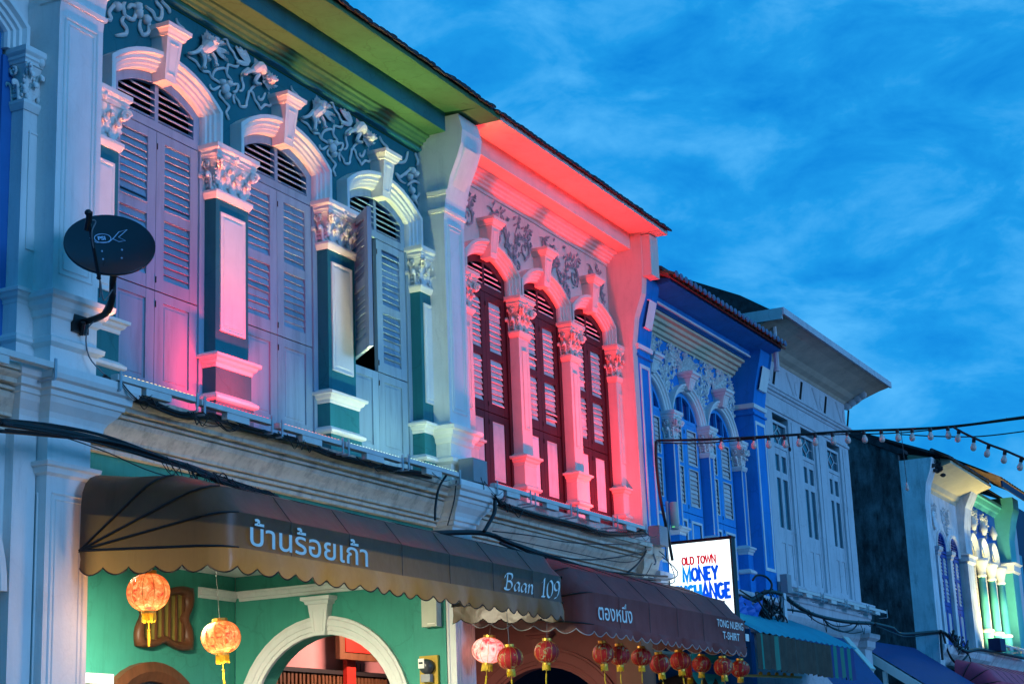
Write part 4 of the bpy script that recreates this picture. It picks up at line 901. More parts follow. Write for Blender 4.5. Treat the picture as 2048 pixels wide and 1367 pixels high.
# ================================================================== the pale house with the flat concrete roof
wh = thing('flat_roof_house', 'grey white house with flat overhanging concrete roof and tall glazed doors', 'house', (30.0, 9.0, 0))
OP = [(28.02, 28.88), (29.60, 30.46), (31.18, 32.02)]
ed = [27.02] + [v for o_ in OP for v in o_] + [32.62]
for i in range(0, len(ed), 2):
    part('wall_pier', MB().box(ed[i], ed[i+1], 9.0, 9.4, 4.62, 7.62), 'pale_house', wh)
    part('pier_face', MB().box(ed[i]+0.16, ed[i+1]-0.16, 8.985, 8.999, 4.66, 7.60), 'pale_house', wh)
part('upper_wall', MB().box(27.02, 32.62, 9.0, 9.4, 7.621, 8.60), 'pale_house', wh)
strip(wh, 'frieze_moulding', [(9.0, 7.93), (8.98, 7.94), (8.97, 7.98), (8.94, 7.99), (8.93, 8.03), (8.91, 8.04), (8.91, 8.08), (9.0, 8.10)], 27.02, 32.66, 'pale_house')
strip(wh, 'frieze_moulding', [(9.0, 7.66), (8.975, 7.67), (8.975, 7.72), (9.0, 7.73)], 27.02, 32.64, 'pale_house')
for k in range(4):
    x = 27.6+k*1.5
    mb = MB(); mb.prism([(x+0.55, 8.12), (x+0.66, 8.12), (x+0.86, 8.50), (x+0.75, 8.50)], 'y', 8.994, 8.999); part('slot_shade', mb, 'shade_black', wh)  # black strip on the wall, painting the shade inside a slot
    mb = MB()
    for dx in (0.0, 0.05): mb.tube([(x-0.1+dx, 8.995, 8.5), (x+0.25+dx, 8.995, 8.12)], 0.012, 4)
    mb.tube([(x+0.45+0.1*math.cos(t), 8.995, 8.3+0.13*math.sin(t)) for t in [i*0.5 for i in range(3, 10)]], 0.012, 4)
    part('frieze_ornament', mb, 'pale_house', wh)
for a, b in OP:
    c = (a+b)/2; y = 9.07
    mb = MB(); mb.box(a, a+0.05, y-0.03, y+0.03, 4.64, 7.52); mb.box(b-0.05, b, y-0.03, y+0.03, 4.64, 7.52); mb.box(a+0.05, b-0.05, y-0.03, y+0.03, 7.05, 7.12); mb.box(a+0.05, b-0.05, y-0.03, y+0.03, 7.47, 7.52)
    part('door_frame', mb, 'pale_house', wh)
    part('pane', MB().box(a+0.05, b-0.05, y+0.006, y+0.012, 7.12, 7.47), 'dark_glass', wh)
    mb = MB(); x0, x1, z0, z1 = a+0.05, b-0.05, 7.12, 7.47; xm, zm = (x0+x1)/2, (z0+z1)/2
    for p, q in (((xm, z1-0.06), (x1-0.18, zm)), ((x1-0.18, zm), (xm, z0+0.06)), ((xm, z0+0.06), (x0+0.18, zm)), ((x0+0.18, zm), (xm, z1-0.06)), ((xm, z1), (xm, z1-0.06)), ((xm, z0), (xm, z0+0.06)), ((x0, zm), (x0+0.18, zm)), ((x1, zm), (x1-0.18, zm))):
        mb.tube([(p[0], y-0.004, p[1]), (q[0], y-0.004, q[1])], 0.011, 4)
    part('glazing_bar', mb, 'pale_house', wh)
    for x0, x1 in ((a+0.05, c-0.004), (c+0.004, b-0.05)):
        mb = MB(); f, bk = y-0.02, y+0.02; st = 0.062
        mb.box(x0, x0+st, f, bk, 4.66, 7.045); mb.box(x1-st, x1, f, bk, 4.66, 7.045)
        for z0, z1 in ((6.93, 7.045), (6.52, 6.64), (5.40, 5.66), (4.66, 4.80)): mb.box(x0+st, x1-st, f+0.002, bk, z0, z1)
        dl = part('door_leaf', mb, 'pale_house', wh)
        part('pane', MB().box(x0+st, x1-st, y+0.004, y+0.010, 6.64, 6.93), 'dark_glass', dl); part('pane', MB().box(x0+st, x1-st, y+0.004, y+0.010, 5.66, 6.52), 'dark_glass', dl)
        part('panel', MB().box(x0+st, x1-st, y-0.004, y+0.010, 4.80, 5.40), 'pale_house', dl)
part('room_shade', MB().box(27.1, 32.6, 9.42, 9.46, 4.6, 7.6), 'shade_black', wh)  # black sheet painting the shade of the room behind the doors
strip(wh, 'ledge_cornice', [(9.4, 3.85), (9.0, 3.85), (8.98, 3.92), (8.93, 3.98), (8.90, 4.08), (8.87, 4.14), (8.85, 4.36), (8.83, 4.38), (8.83, 4.46), (8.78, 4.48), (8.77, 4.56), (8.74, 4.58), (8.74, 4.62), (9.4, 4.63)], 27.04, 32.62, 'pale_house')
mb = MB(); mb.ring(32.15, 32.62, 8.86, 9.3, [(0, 3.8), (0.04, 3.84), (0.05, 3.95), (0.12, 4.0), (0.13, 4.08), (0, 4.1)]); part('pillar_cap', mb, 'pale_house', wh)
part('lower_pillar', MB().box(32.15, 32.62, 8.88, 9.3, 0.14, 3.84), 'pale_house', wh)
mb = MB(); mb.prism([(8.2, 8.885), (8.2, 8.985), (13, 8.985), (13, 8.56), (8.99, 8.56), (8.95, 8.60), (8.85, 8.64), (8.76, 8.70), (8.6, 8.76), (8.4, 8.83), (8.28, 8.86)], 'x', 26.5, 33.1); part('roof_slab', mb, 'slab_concrete', wh)
part('slab_rim', MB().box(26.45, 33.15, 8.16, 8.199, 8.875, 8.99), 'pale_house', wh)
part('slab_rim', MB().box(26.45, 26.499, 8.201, 13, 8.80, 8.99), 'pale_house', wh)
mb = MB(); mb.tube([(26.92, 8.5, 8.05), (26.92, 8.5, 8.82)], 0.045, 8); part('drain_pipe', mb, 'pale_house', wh)
mb = MB(); mb.prism([(8.6, 8.99), (8.6, 9.18), (9.14, 9.53), (10.47, 10.16), (14.0, 11.8), (18, 9.9), (18, 8.99)], 'x', 27.22, 32.4); part('pitched_roof', mb, 'roof_tile', wh)
part('house_walls', MB().box(27.05, 32.58, 9.47, 18, 0.15, 8.55), 'pale_house', wh)
mb = MB()
for i in range(4):
    mb.blob((32.62+0.02, 8.95-0.11*i, 8.52+0.06*i), 0.03, 0.09, 0.08, 10, 6)
part('scroll_bracket', mb, 'pale_house', wh, True)

# ================================================================== weathered house beyond the alley
oh = thing('weathered_house', 'stained white house with dark mossy side wall and blue arched shutters', 'house', (40.3, 9.0, 0))
mb = MB(); mb.prism([(9.36, 0.1), (9.36, 8.42), (10.4, 8.96), (14, 10.75), (19, 8.3), (19, 0.1)], 'x', 38.0, 38.16); part('side_wall', mb, 'mossy_wall', oh)
mb = MB(); mb.prism([(9.2, 8.42), (9.2, 8.50), (10.4, 9.12), (14, 10.92), (14, 10.75), (10.4, 8.97), (9.36, 8.43)], 'x', 37.96, 38.3); part('verge', mb, 'roof_tile', oh)
mb = MB(); mb.prism([(9.355, 0.1), (8.86, 0.1), (8.86, 7.3), (8.80, 7.7), (8.68, 8.0), (8.62, 8.27), (9.355, 8.27)], 'x', 38.0, 38.48); part('side_pier', mb, 'old_plaster', oh)
OX = [39.10, 40.35, 41.60]
spandrel(oh, 38.3, 43.0, OX, 0.44, 6.55+0.1, 0.47, 6.45, 8.0, 'old_plaster')
for xc in OX:
    line, _ = arch_top(xc, 0.52, 6.62, 0.56, 14)
    archivolt(oh, [(xc-0.52, 6.45)] + line + [(xc+0.52, 6.45)], [(0, 9.16), (0, 9.09), (0.03, 9.09), (0.04, 9.105), (0.07, 9.11), (0.08, 9.125), (0.08, 9.16)], 'old_plaster')
    fanlight(oh, xc, 0.45, 6.42, 6.60, 0.49, 9.16, 'old_blue', 'old_blue', bar=0.03, fr=0.05)
    for x0, x1 in ((xc-0.46, xc-0.004), (xc+0.004, xc+0.46)): leaf(oh, x0, x1, 9.16, 0.07, (4.3, 4.45, 5.05, 5.2, 5.3, 5.85, 5.92, 6.33, 6.4), 'old_blue', 'louvre_white', 'louvre_white', pitch=0.09)
for xc in (39.725, 40.975): 
    part('pilaster_shaft', MB().box(xc-0.11, xc+0.11, 9.07, 9.18, 4.3, 6.35), 'old_plaster', oh)
    mb = MB(); mb.ring(xc-0.11, xc+0.11, 9.07, 9.18, [(0.0, 6.3), (0.03, 6.34), (0.03, 6.38), (0.07, 6.42), (0.08, 6.5), (0, 6.51)]); part('pilaster_cap', mb, 'old_plaster', oh)
mb = MB(); mb.prism([(9.2, 4.2), (8.98, 4.2), (8.98, 7.2), (8.90, 7.7), (8.70, 8.1), (8.66, 8.3), (9.2, 8.3)], 'x', 42.28, 42.98); part('party_pillar', mb, 'old_plaster', oh)
mb = MB(); mb.ring(42.28, 42.98, 8.98, 9.2, [(0, 6.35), (0.05, 6.4), (0.05, 6.5), (0.1, 6.55), (0, 6.6)]); part('pillar_band', mb, 'old_plaster', oh)
strip(oh, 'eaves_cornice', [(9.3, 7.75), (9.12, 7.75), (9.1, 7.82), (9.05, 7.85), (9.0, 7.95), (8.9, 8.0), (8.6, 8.12), (8.35, 8.2), (8.35, 8.27), (9.3, 8.5)], 38.6, 42.9, 'cream_moulding')
strip(oh, 'ledge_cornice', [(9.3, 3.8), (9.0, 3.8), (8.9, 3.95), (8.8, 4.02), (8.75, 4.12), (8.75, 4.2), (9.3, 4.22)], 38.05, 43.0, 'old_plaster')
rf = shell(oh, 38.3, 43.0, 'old_plaster', z1=8.3, ze=8.3, zr=10.6, ye=8.4)
tile_row(rf, 38.2, 43.0, 8.28, 8.27, 'roof_tile', 0.3)
mb = MB()
for i in range(60): 
    x, z = 38.55+random.gauss(0, 0.2), 8.2+random.gauss(0, 0.1)
    mb.blob((x, 8.6+random.uniform(-.05, .15), z), 0.06, 0.06, 0.05, 6, 4, 0.4)
part('moss_clump', mb, 'roof_tile', oh)['kind'] = 'stuff'
mb = MB()
for k in range(3):
    mb.tube([(38.66+a*0.9, 8.86, 7.0+b-0.05*k) for a, b in curl((0.02*k, 0), 0.17-0.03*k, 1.3, 0.3+k, 1, 18)], 0.035, 5)
part('scroll_ornament', mb, 'old_plaster', oh, True)
acanthus(oh, 39.725, 6.9, 0.8, 0.6, 'old_plaster', seed=41, r=0.02); acanthus(oh, 40.975, 6.9, 0.8, 0.6, 'old_plaster', seed=42, r=0.02)

# ================================================================== far house with lit green columns
fh = thing('green_column_house', 'far blue and teal house with lit green columns and rusty roof', 'house', (45.4, 9.0, 0))
FX = [43.55, 44.75, 45.95]
spandrel(fh, 43.0, 47.0, FX, 0.40, 6.75, 0.42, 6.5, 8.3, 'far_blue')
for xc in FX:
    line, _ = arch_top(xc, 0.50, 6.85, 0.52, 14)
    archivolt(fh, [(xc-0.50, 6.6)] + line + [(xc+0.50, 6.6)], BARCH, 'white_trim')
    mb = MB(); mb.lathe((xc, 9.02, 7.30), [(0.05, 0), (0.07, 0.06), (0.11, 0.12), (0.09, 0.2), (0.05, 0.3), (0.01, 0.36)], 10); part('finial', mb, 'white_trim', fh, True)
    fanlight(fh, xc, 0.40, 6.55, 6.75, 0.43, 9.17, 'cream_moulding', 'cream_moulding', bar=0.03, fr=0.05)
    for x0, x1 in ((xc-0.42, xc-0.004), (xc+0.004, xc+0.42)): leaf(fh, x0, x1, 9.17, 0.08, (4.35, 4.5, 5.05, 5.2, 5.3, 5.9, 5.98, 6.45, 6.52), 'louvre_white', 'cream_moulding', 'louvre_white', pitch=0.1)
for k, xc in enumerate((44.15, 45.35, 46.5)):
    mb = MB(); mb.lathe((xc, 9.06, 4.35), [(0.13, 0), (0.13, 0.45), (0.105, 0.5), (0.10, 1.2), (0.085, 1.85)], 14); part('column', mb, 'far_teal', fh, True)
    mb = MB(); mb.lathe((xc, 9.06, 4.8), [(0.105, 0), (0.16, 0.02), (0.16, 0.07), (0.105, 0.1)], 14); part('column_ring', mb, 'white_trim', fh, True)
    mb = MB(); mb.lathe((xc, 9.06, 6.18), [(0.085, 0), (0.125, 0.03), (0.10, 0.08), (0.12, 0.2), (0.15, 0.32), (0.19, 0.38), (0.19, 0.46), (0.1, 0.46)], 14)
    part('column_capital', mb, 'white_trim', fh, True)
mb = MB(); mb.prism([(9.3, 4.3), (8.8, 4.3), (8.8, 7.4), (8.7, 7.9), (8.6, 8.2), (8.6, 8.5), (9.3, 8.5)], 'x', 46.85, 47.6); part('party_pillar', mb, 'far_teal', fh)
mb = MB(); mb.ring(46.85, 47.6, 8.8, 9.2, [(0, 6.5), (0.06, 6.55), (0.06, 6.7), (0.12, 6.76), (0, 6.8)]); part('pillar_band', mb, 'white_trim', fh)
strip(fh, 'eaves_cornice', [(9.3, 8.0), (9.1, 8.0), (9.05, 8.08), (9.0, 8.1), (8.95, 8.2), (8.9, 8.22), (8.9, 8.3), (9.3, 8.3)], 43.0, 46.9, 'far_teal')
rf = shell(fh, 43.0, 47.6, 'far_teal', z1=8.5, ze=8.5, zr=10.8, ye=8.9)
mb = MB(); rows = []
for i in range(65):
    x = 42.6+i*0.08; b = 0.02*math.cos(i*math.pi/2)
    rows.append([(x, 8.0, 8.36+b), (x, 9.2, 9.0+b)])
mb.rows(rows); part('tin_eave', mb, 'rusty_sheet', fh)
part('eave_board', MB().box(42.7, 47.7, 8.03, 8.07, 8.16, 8.32), 'night_blue', fh)
strip(fh, 'ledge_cornice', [(9.3, 3.9), (9.0, 3.9), (8.9, 4.05), (8.8, 4.15), (8.75, 4.2), (8.75, 4.3), (9.3, 4.32)], 43.0, 47.6, 'old_plaster')
acanthus(fh, 44.15, 7.3, 0.9, 0.6, 'white_trim', seed=51, r=0.025); acanthus(fh, 45.35, 7.3, 0.9, 0.6, 'white_trim', seed=52, r=0.025)
fh2 = thing('dark_end_house', 'dark house front at the right edge beyond the teal pillar', 'house', (50, 9.0, 0))
part('wall', MB().box(47.62, 56, 9.0, 18, 0.1, 8.6), 'night_blue', fh2); part('pier', MB().box(47.65, 48.3, 8.85, 8.999, 4.2, 8.2), 'pale_house', fh2)
for i in range(3): part('window', MB().box(48.6+i*1.2, 49.3+i*1.2, 8.97, 8.999, 4.6, 7.2), 'deep_blue_glass', fh2)

# ================================================================== LED wall washers along the ledges
def led_bar(x0, x1, y, z, col, watt, label, group, col2=None, watt2=0, tilt=14, spread=160, wide=None, beam=60):
    t = thing('led_wall_washer', label, 'lamp', ((x0+x1)/2, y, z), group)
    mb = MB(); mb.prism([(y-0.035, z-0.045), (y+0.035, z-0.045), (y+0.035, z), (y+0.028, z+0.004), (y-0.028, z+0.004), (y-0.035, z)], 'x', x0, x1); part('housing', mb, 'lamp_white', t)
    xm = (x0+x1)/2
    part('driver_box', MB().box(xm-0.16, xm+0.16, y-0.03, y+0.03, z-0.105, z-0.047), 'lamp_white', t)
    for xe in (x0+0.03, x1-0.03):
        mb = MB(); mb.box(xe-0.012, xe+0.012, y-0.045, y-0.036, z-0.12, z+0.03); mb.box(xe-0.012, xe+0.012, y-0.036, y+0.12, z-0.13, z-0.115); part('bracket', mb, 'galvanised', t)
    if col:
        nm = 'led_%d_%d_%d' % tuple(int(99*c) for c in col)
        mat(nm, (0.02, 0.02, 0.02), 0.4, 0, 1, 0, emit=col, estr=3.0)
        mb = MB(); n = 18
        for i in range(n):
            x = x0+0.04+(x1-x0-0.08)*(i+0.5)/n; mb.box(x-0.013, x+0.013, y-0.016, y+0.016, z+0.0045, z+0.011)
        part('led_lens', mb, nm, t)
        for c_, w_, sp, tl in ((col, watt, spread, tilt), (col2 or col, watt2, beam, 2)):
            if w_ <= 0: continue
            wl, wo = (x1-x0-0.04, 0.0) if (wide is None or sp == beam) else wide
            la = bpy.data.lights.new('led_light', 'AREA'); la.shape = 'RECTANGLE'; la.size = wl; la.size_y = 0.05; la.energy = w_; la.color = c_; la.spread = R(sp)
            lo = bpy.data.objects.new('led_light', la); C.objects.link(lo); lo.parent = t; lo.location = (wo, 0, 0.03)
            lo.rotation_euler = Vector((0, math.sin(R(tl)), math.cos(R(tl)))).to_track_quat('-Z', 'Y').to_euler()
    return t
RED, WARM, GRN, AMB, PCH = (1.0, 0.035, 0.03), (1.0, 0.70, 0.22), (0.62, 0.90, 0.14), (1.0, 0.26, 0.10), (1.0, 0.30, 0.15)
GL = 'LED bars on the teal house ledge'; RL = 'LED bars on the red lit house ledge'
led_bar(10.30, 11.33, 8.57, 4.80, WARM, 0.8, 'leftmost LED bar on the teal house ledge, below the satellite dish', GL, PCH, 9, beam=42)
led_bar(11.37, 12.41, 8.57, 4.79, (1.0, 0.010, 0.014), 32, 'second LED bar on the teal house ledge, below the pink pilaster', GL, PCH, 12, wide=(0.5, 0.42), beam=42, tilt=40, spread=120)
led_bar(12.50, 13.56, 8.57, 4.78, AMB, 1.0, 'LED bar with red dots below the middle teal house window', GL, PCH, 9, beam=42)
led_bar(13.60, 14.66, 8.57, 4.78, (0.8, 1.0, 0.70), 4.5, 'LED bar under the open shutter of the teal house', GL, (1.0, 0.76, 0.34), 7, beam=42)
led_bar(14.72, 15.85, 8.57, 4.80, (0.70, 1.0, 0.66), 8, 'rightmost LED bar on the teal house ledge, beside the grey box', GL, (0.85, 0.95, 0.38), 10, beam=46)
led_bar(16.64, 17.52, 8.57, 4.80, RED, 3, 'leftmost LED bar under the maroon shutters', RL, RED, 13)
led_bar(17.58, 18.60, 8.57, 4.79, RED, 10, 'second LED bar from the grey box under the maroon shutters', RL, RED, 18)
led_bar(18.72, 19.84, 8.57, 4.79, RED, 20, 'third LED bar from the grey box under the maroon shutters', RL, RED, 21)
led_bar(19.92, 20.92, 8.57, 4.80, RED, 48, 'rightmost LED bar under the maroon shutters', RL, RED, 21)
led_bar(8.3, 9.62, 8.57, 4.75, None, 0, 'unlit LED bar on the ledge left of the satellite dish', 'unlit LED bars')
for k, x in enumerate((27.35, 28.75, 30.15, 31.55)):
    led_bar(x, x+1.3, 8.62, 4.52, None, 0, ('unlit LED bar, %s of four under the tall glazed doors' % ('leftmost', 'second', 'third', 'rightmost')[k]), 'unlit LED bars')
led_bar(43.1, 44.6, 8.50, 4.42, (1.0, 0.88, 0.34), 130, 'LED bar lighting the left green column of the far house', 'far LED bars')
led_bar(44.7, 46.1, 8.50, 4.42, (1.0, 0.95, 0.5), 90, 'LED bar lighting the second green column of the far house', 'far LED bars')

# ================================================================== fabric with light showing through
def canvas(name, col, col2, rough, k, thru):
    m = mat(name, col, rough, 0.22, 3.0, 0.6, 5.0, spec=0.28, stain=0.35, stain_col=col2, streak=0.5)
    t = m.node_tree; b = t.nodes['Principled BSDF']; o = t.nodes['Material Output']
    tr = t.nodes.new('ShaderNodeBsdfTranslucent'); mx_ = t.nodes.new('ShaderNodeMixShader'); mx_.inputs[0].default_value = k
    tr.inputs[0].default_value = (*thru, 1)
    t.links.new(b.outputs[0], mx_.inputs[1]); t.links.new(tr.outputs[0], mx_.inputs[2]); t.links.new(mx_.outputs[0], o.inputs[0])
canvas('brown_tarp', (0.058, 0.033, 0.021), (0.036, 0.021, 0.014), 0.36, 0.08, (0.42, 0.26, 0.07))
canvas('brown_tarp_lit', (0.085, 0.048, 0.024), (0.05, 0.029, 0.016), 0.28, 0.17, (0.42, 0.26, 0.08))  # brighter copy of the tarp: light on the valance put into its colour
canvas('maroon_cloth', (0.145, 0.055, 0.048), (0.085, 0.034, 0.03), 0.55, 0.2, (0.30, 0.08, 0.06))

def u_path(X0, X1, Yw, pz, Yi, zi, c, n1=5, na=5, n2=24):
    A, B, C_, D = Vector((X0, Yw, pz)), Vector((X0, Yi, zi)), Vector((X1, Yi, zi)), Vector((X1, Yw, pz))
    out = []
    ab = (B-A); L = ab.length; u = ab/L; cc = min(c, L*0.6); w = Vector((1, 0, 0))
    p1 = B-u*cc; q1 = B+w*cc; p2 = C_-w*cc; q2 = C_-u*cc
    for i in range(n1): out.append(A+(p1-A)*i/n1)
    for i in range(na): t = i/na; out.append(p1*(1-t)**2+B*2*t*(1-t)+q1*t*t)
    for i in range(n2): out.append(q1+(p2-q1)*i/n2)
    for i in range(na): t = i/na; out.append(p2*(1-t)**2+C_*2*t*(1-t)+q2*t*t)
    for i in range(n1+1): out.append(q2+(D-q2)*i/n1)
    return out
def resample(pts, step):
    out = [pts[0]]; acc = 0; S_ = [0.0]
    for i in range(1, len(pts)): S_.append(S_[-1]+(pts[i]-pts[i-1]).length)
    n = int(S_[-1]/step); k = 0; out = []
    for j in range(n+1):
        s = S_[-1]*j/n
        while k < len(S_)-2 and S_[k+1] < s: k += 1
        t = (s-S_[k])/max(S_[k+1]-S_[k], 1e-9); out.append((pts[k]+(pts[k+1]-pts[k])*t, s))
    return out
def dutch_awning(t, X0, X1, Yw, pz, fr, m, mpipe, medge, c=0.26, drop=0.13, scal=0.055, period=0.235, seams=True, sag=0.012, mval=None):
    ribs = [u_path(X0, X1, Yw, pz, y, z, c) for y, z in fr]
    rows = []
    for i in range(len(ribs)):
        rows.append(ribs[i])
        if i < len(ribs)-1:
            mid = []
            for j, (a, b) in enumerate(zip(ribs[i], ribs[i+1])):
                q = (a+b)/2; mid.append(q+Vector((0, sag*math.sin(j*0.7+i)*0.5+sag, -sag)))
            rows.append(mid)
    mb = MB(); mb.rows([[tuple(p) for p in r] for r in rows]); cp = part('canopy', mb, m, t, True)
    try:
        cp.data.set_sharp_from_angle(angle=R(28))
    except Exception: pass
    for k, r in enumerate(ribs[:-1]):
        mb = MB(); mb.tube([p+Vector((-0.006, -0.004, 0.002)) for p in r[:10]], 0.011, 5, 1.0, lambda q: 1.0-0.5*max(0, q-0.7)/0.3); part('rib', mb, mpipe, t, True)
        mb = MB(); mb.tube([p+Vector((0.006, -0.004, 0.002)) for p in r[-10:]], 0.011, 5); part('rib', mb, mpipe, t, True)
    rs = resample(ribs[0], 0.0235)
    top, mid, bot = [], [], []
    for p, s in rs:
        w = 0.012*math.sin(s*5.3)+0.008*math.sin(s*13.1)
        d_ = drop+scal*abs(math.sin(math.pi*s/period))**0.75
        top.append((p.x, p.y, p.z)); mid.append((p.x+w*0.3, p.y-0.012+w, p.z-d_*0.5)); bot.append((p.x+w*0.4, p.y-0.004+w*1.4, p.z-d_))
    mb = MB(); mb.rows([top, mid, bot]); part('valance', mb, mval or m, t, True)
    mb = MB(); mb.tube(bot, 0.0055, 4); part('edging', mb, medge, t)
    if seams:
        n = max(3, int((X1-X0)/0.75)); f = fr
        for i in range(1, n):
            x = X0+(X1-X0)*i/n
            mb = MB(); mb.tube([(x, y+0.001, z-0.001) for y, z in f[:-1]], 0.0035, 4); part('seam', mb, mpipe, t)
aw = thing('brown_awning', 'long brown vinyl awning with white lettering over the teal shop front', 'awning', (13.0, 8.7, 3.4))
A1 = [(7.39, 3.345), (7.39, 3.605), (7.56, 3.82), (7.98, 3.95), (8.73, 4.04)]
dutch_awning(aw, 10.14, 15.95, 8.74, 3.43, A1, 'brown_tarp', 'dark_piping', 'dark_piping', mval='brown_tarp_lit')
lettering(aw, 'บ้านร้อยเก้า', 10.42, 12.06, 3.372, 0.205, 7.380, 'letter_white', tilt=-0.012, bold=0.008, z1=1)
def nib_text(root, word, x0, z0, sc, y, m, adv, nib=(0.060, 0.052), shear=0.2, sx=1.0):
    G = {'B': [[(-0.1, .70), (-.02, .92), (.2, 1.0), (.5, .98), (.58, .78), (.45, .58), (.2, .52)], [(.2, .52), (.5, .50), (.62, .27), (.45, .04), (.12, .0), (-.06, .1)], [(.14, .96), (.14, .5), (.10, .02)]],
         'a': [[(.46, .46), (.30, .56), (.10, .42), (.04, .18), (.14, .02), (.32, .12), (.46, .40)], [(.48, .54), (.46, .18), (.50, .02), (.60, .10)]],
         'n': [[(.02, .44), (.10, .54), (.10, .0)], [(.10, .28), (.26, .54), (.42, .48), (.42, .12), (.48, .0), (.58, .10)]],
         '1': [[(.02, .78), (.18, .92), (.24, 1.0), (.24, .02)], [(.08, .0), (.40, .0)]],
         '0': [[(.28, 1.0), (.08, .82), (.03, .48), (.10, .12), (.28, .0), (.46, .16), (.52, .5), (.46, .86), (.28, 1.0)]],
         '9': [[(.50, .72), (.42, .96), (.22, 1.0), (.06, .82), (.08, .58), (.24, .48), (.42, .58), (.50, .78)], [(.50, .80), (.48, .42), (.36, .12), (.12, .0)]]}
    x = x0; mb = MB(); k = 0
    for ch in word:
        for st in G.get(ch, []):
            q = spline([(p[0], 0, p[1]) for p in st], 6); rows = []
            for p in q:
                cx = x+(p.x+p.z*shear)*sc*sx; cz = z0+p.z*sc; k += 1; yy = y-0.0001*(k % 7)
                rows.append([(cx-nib[0]*sc*sx, yy, cz-nib[1]*sc), (cx+nib[0]*sc*sx, yy, cz+nib[1]*sc)])
            mb.rows(rows)
        x += adv.get(ch, 0.66)*sc*sx
    return part('lettering', mb, m, root)
nib_text(aw, 'Baan', 14.50, 3.378, 0.155, 7.381, 'letter_white', {'B': 0.82, 'a': 0.64, 'n': 0.7}, sx=1.45)
nib_text(aw, '109', 15.26, 3.372, 0.170, 7.381, 'letter_white', {'1': 0.52, '0': 0.62, '9': 0.6}, sx=1.45)
aw2 = thing('maroon_awning', 'maroon canvas awning with a row of red lanterns below, right of the brown awning', 'awning', (19.0, 8.7, 3.4))
A2 = [(7.36, 3.17), (7.36, 3.50), (7.62, 3.78), (8.05, 3.95), (8.70, 4.07)]
dutch_awning(aw2, 16.30, 21.32, 8.72, 3.35, A2, 'maroon_cloth', 'dark_piping', 'pale_edging', drop=0.055, scal=0.06, period=0.245)
lettering(aw2, 'ตองหนึ่ง', 16.56, 17.46, 3.225, 0.20, 7.352, 'letter_white', tilt=0.012, bold=0.010, z1=1)
lettering(aw2, 'TONG NUENG', 20.10, 21.04, 3.375, 0.092, 7.352, 'letter_white', bold=0.014)
lettering(aw2, 'T-SHIRT', 20.28, 20.88, 3.235, 0.092, 7.352, 'letter_white', bold=0.014)
part('sticker', MB().box(21.10, 21.23, 7.350, 7.353, 3.25, 3.34), 'letter_white', aw2)

# ================================================================== satellite dish
dish = thing('satellite_dish', 'black oval satellite dish on a bent pole fixed to the white pillar', 'satellite dish', (10.13, 8.79, 5.21))
dc = Vector((9.80, 8.22, 5.665))
nv = Vector((-0.62, -0.60, 0.50)).normalized(); ax = Vector((0.78, -0.62, 0.11)); ax = (ax-nv*ax.dot(nv)).normalized(); ay = nv.cross(ax)
def dp(u, v, h=0.0): return tuple(dc+ax*u+ay*v+nv*h)
Rd = 0.335
mb = MB(); rows = []
for i, rr in enumerate((0.02, 0.3, 0.55, 0.78, 0.92, 1.0)):
    rows.append([dp(Rd*rr*math.cos(2*math.pi*j/40), Rd*rr*0.97*math.sin(2*math.pi*j/40), 0.055*rr*rr-0.055) for j in range(40)])
for rr, h in ((1.015, 0.002), (1.015, -0.018), (0.985, -0.022), (0.5, -0.07), (0.02, -0.085)):
    rows.append([dp(Rd*rr*math.cos(2*math.pi*j/40), Rd*rr*0.97*math.sin(2*math.pi*j/40), h) for j in range(40)])
mb.rows(rows, closed=True, caps=True); part('reflector', mb, 'dish_black', dish, True)
mat('dish_print', (0.42, 0.55, 0.72), 0.5, 0, 1, 0)
def dh(u, v): return 0.055*((u*u+v*v)/Rd**2)-0.055+0.003
def dstroke(pts, r=0.0035):
    mb = MB(); mb.tube([dp(u, v, dh(u, v)) for u, v in pts], r, 4); part('printed_mark', mb, 'dish_print', dish)
dstroke([(0.0-0.03+0.062*math.cos(t*math.pi/12), 0.115+0.045*math.sin(t*math.pi/12)) for t in range(25)])
dstroke([(-0.085, 0.075), (0.01, 0.075), (0.055, 0.115), (0.10, 0.165), (0.165, 0.175), (0.09, 0.115), (0.135, 0.07), (0.085, 0.07), (0.045, 0.105)])
dstroke([(-0.085, 0.075), (-0.11, 0.105), (-0.125, 0.12), (-0.12, 0.095), (-0.105, 0.11)])
me = text('PSI', 0.05, 'dish_print', 0.0, 0.002)
for v in me.vertices: uu, vv = v.co.x-0.068, v.co.y*1.0+0.098; v.co = dp(uu, vv, dh(uu, vv)+0.003)
o = obj('printed_mark', me, 'dish_print'); o.parent = dish; o.matrix_parent_inverse = Matrix.Translation(-Vector(dish.location))
for u, v in ((-0.06, -0.02), (0.09, -0.02), (-0.07, -0.115), (0.07, -0.115)):
    mb = MB(); mb.blob(dp(u, v, dh(u, v)), 0.008, 0.008, 0.008, 6, 4); part('bolt', mb, 'dish_print', dish)
lnb = Vector((9.36, 8.05, 5.70)); foot = Vector((9.615, 8.17, 5.345))
mb = MB(); mb.tube([tuple(foot+(Vector(dp(0, 0, -0.08))-foot)*0.6), tuple(foot), tuple(foot+Vector((-0.02, -0.03, -0.02))), tuple(lnb)], 0.014, 6); part('feed_arm', mb, 'black_cable', dish)
mb = MB(); mb.tube([tuple(lnb+Vector((-0.03, -0.03, 0.05))), tuple(lnb), tuple(lnb+Vector((0.04, 0.05, -0.05)))], 0.024, 8); mb.blob(tuple(lnb+Vector((-0.02, -0.01, 0.05))), 0.028, 0.028, 0.026, 8, 5); part('feed_horn', mb, 'black_cable', dish)
bk = Vector(dp(0.03, -0.05, -0.09))
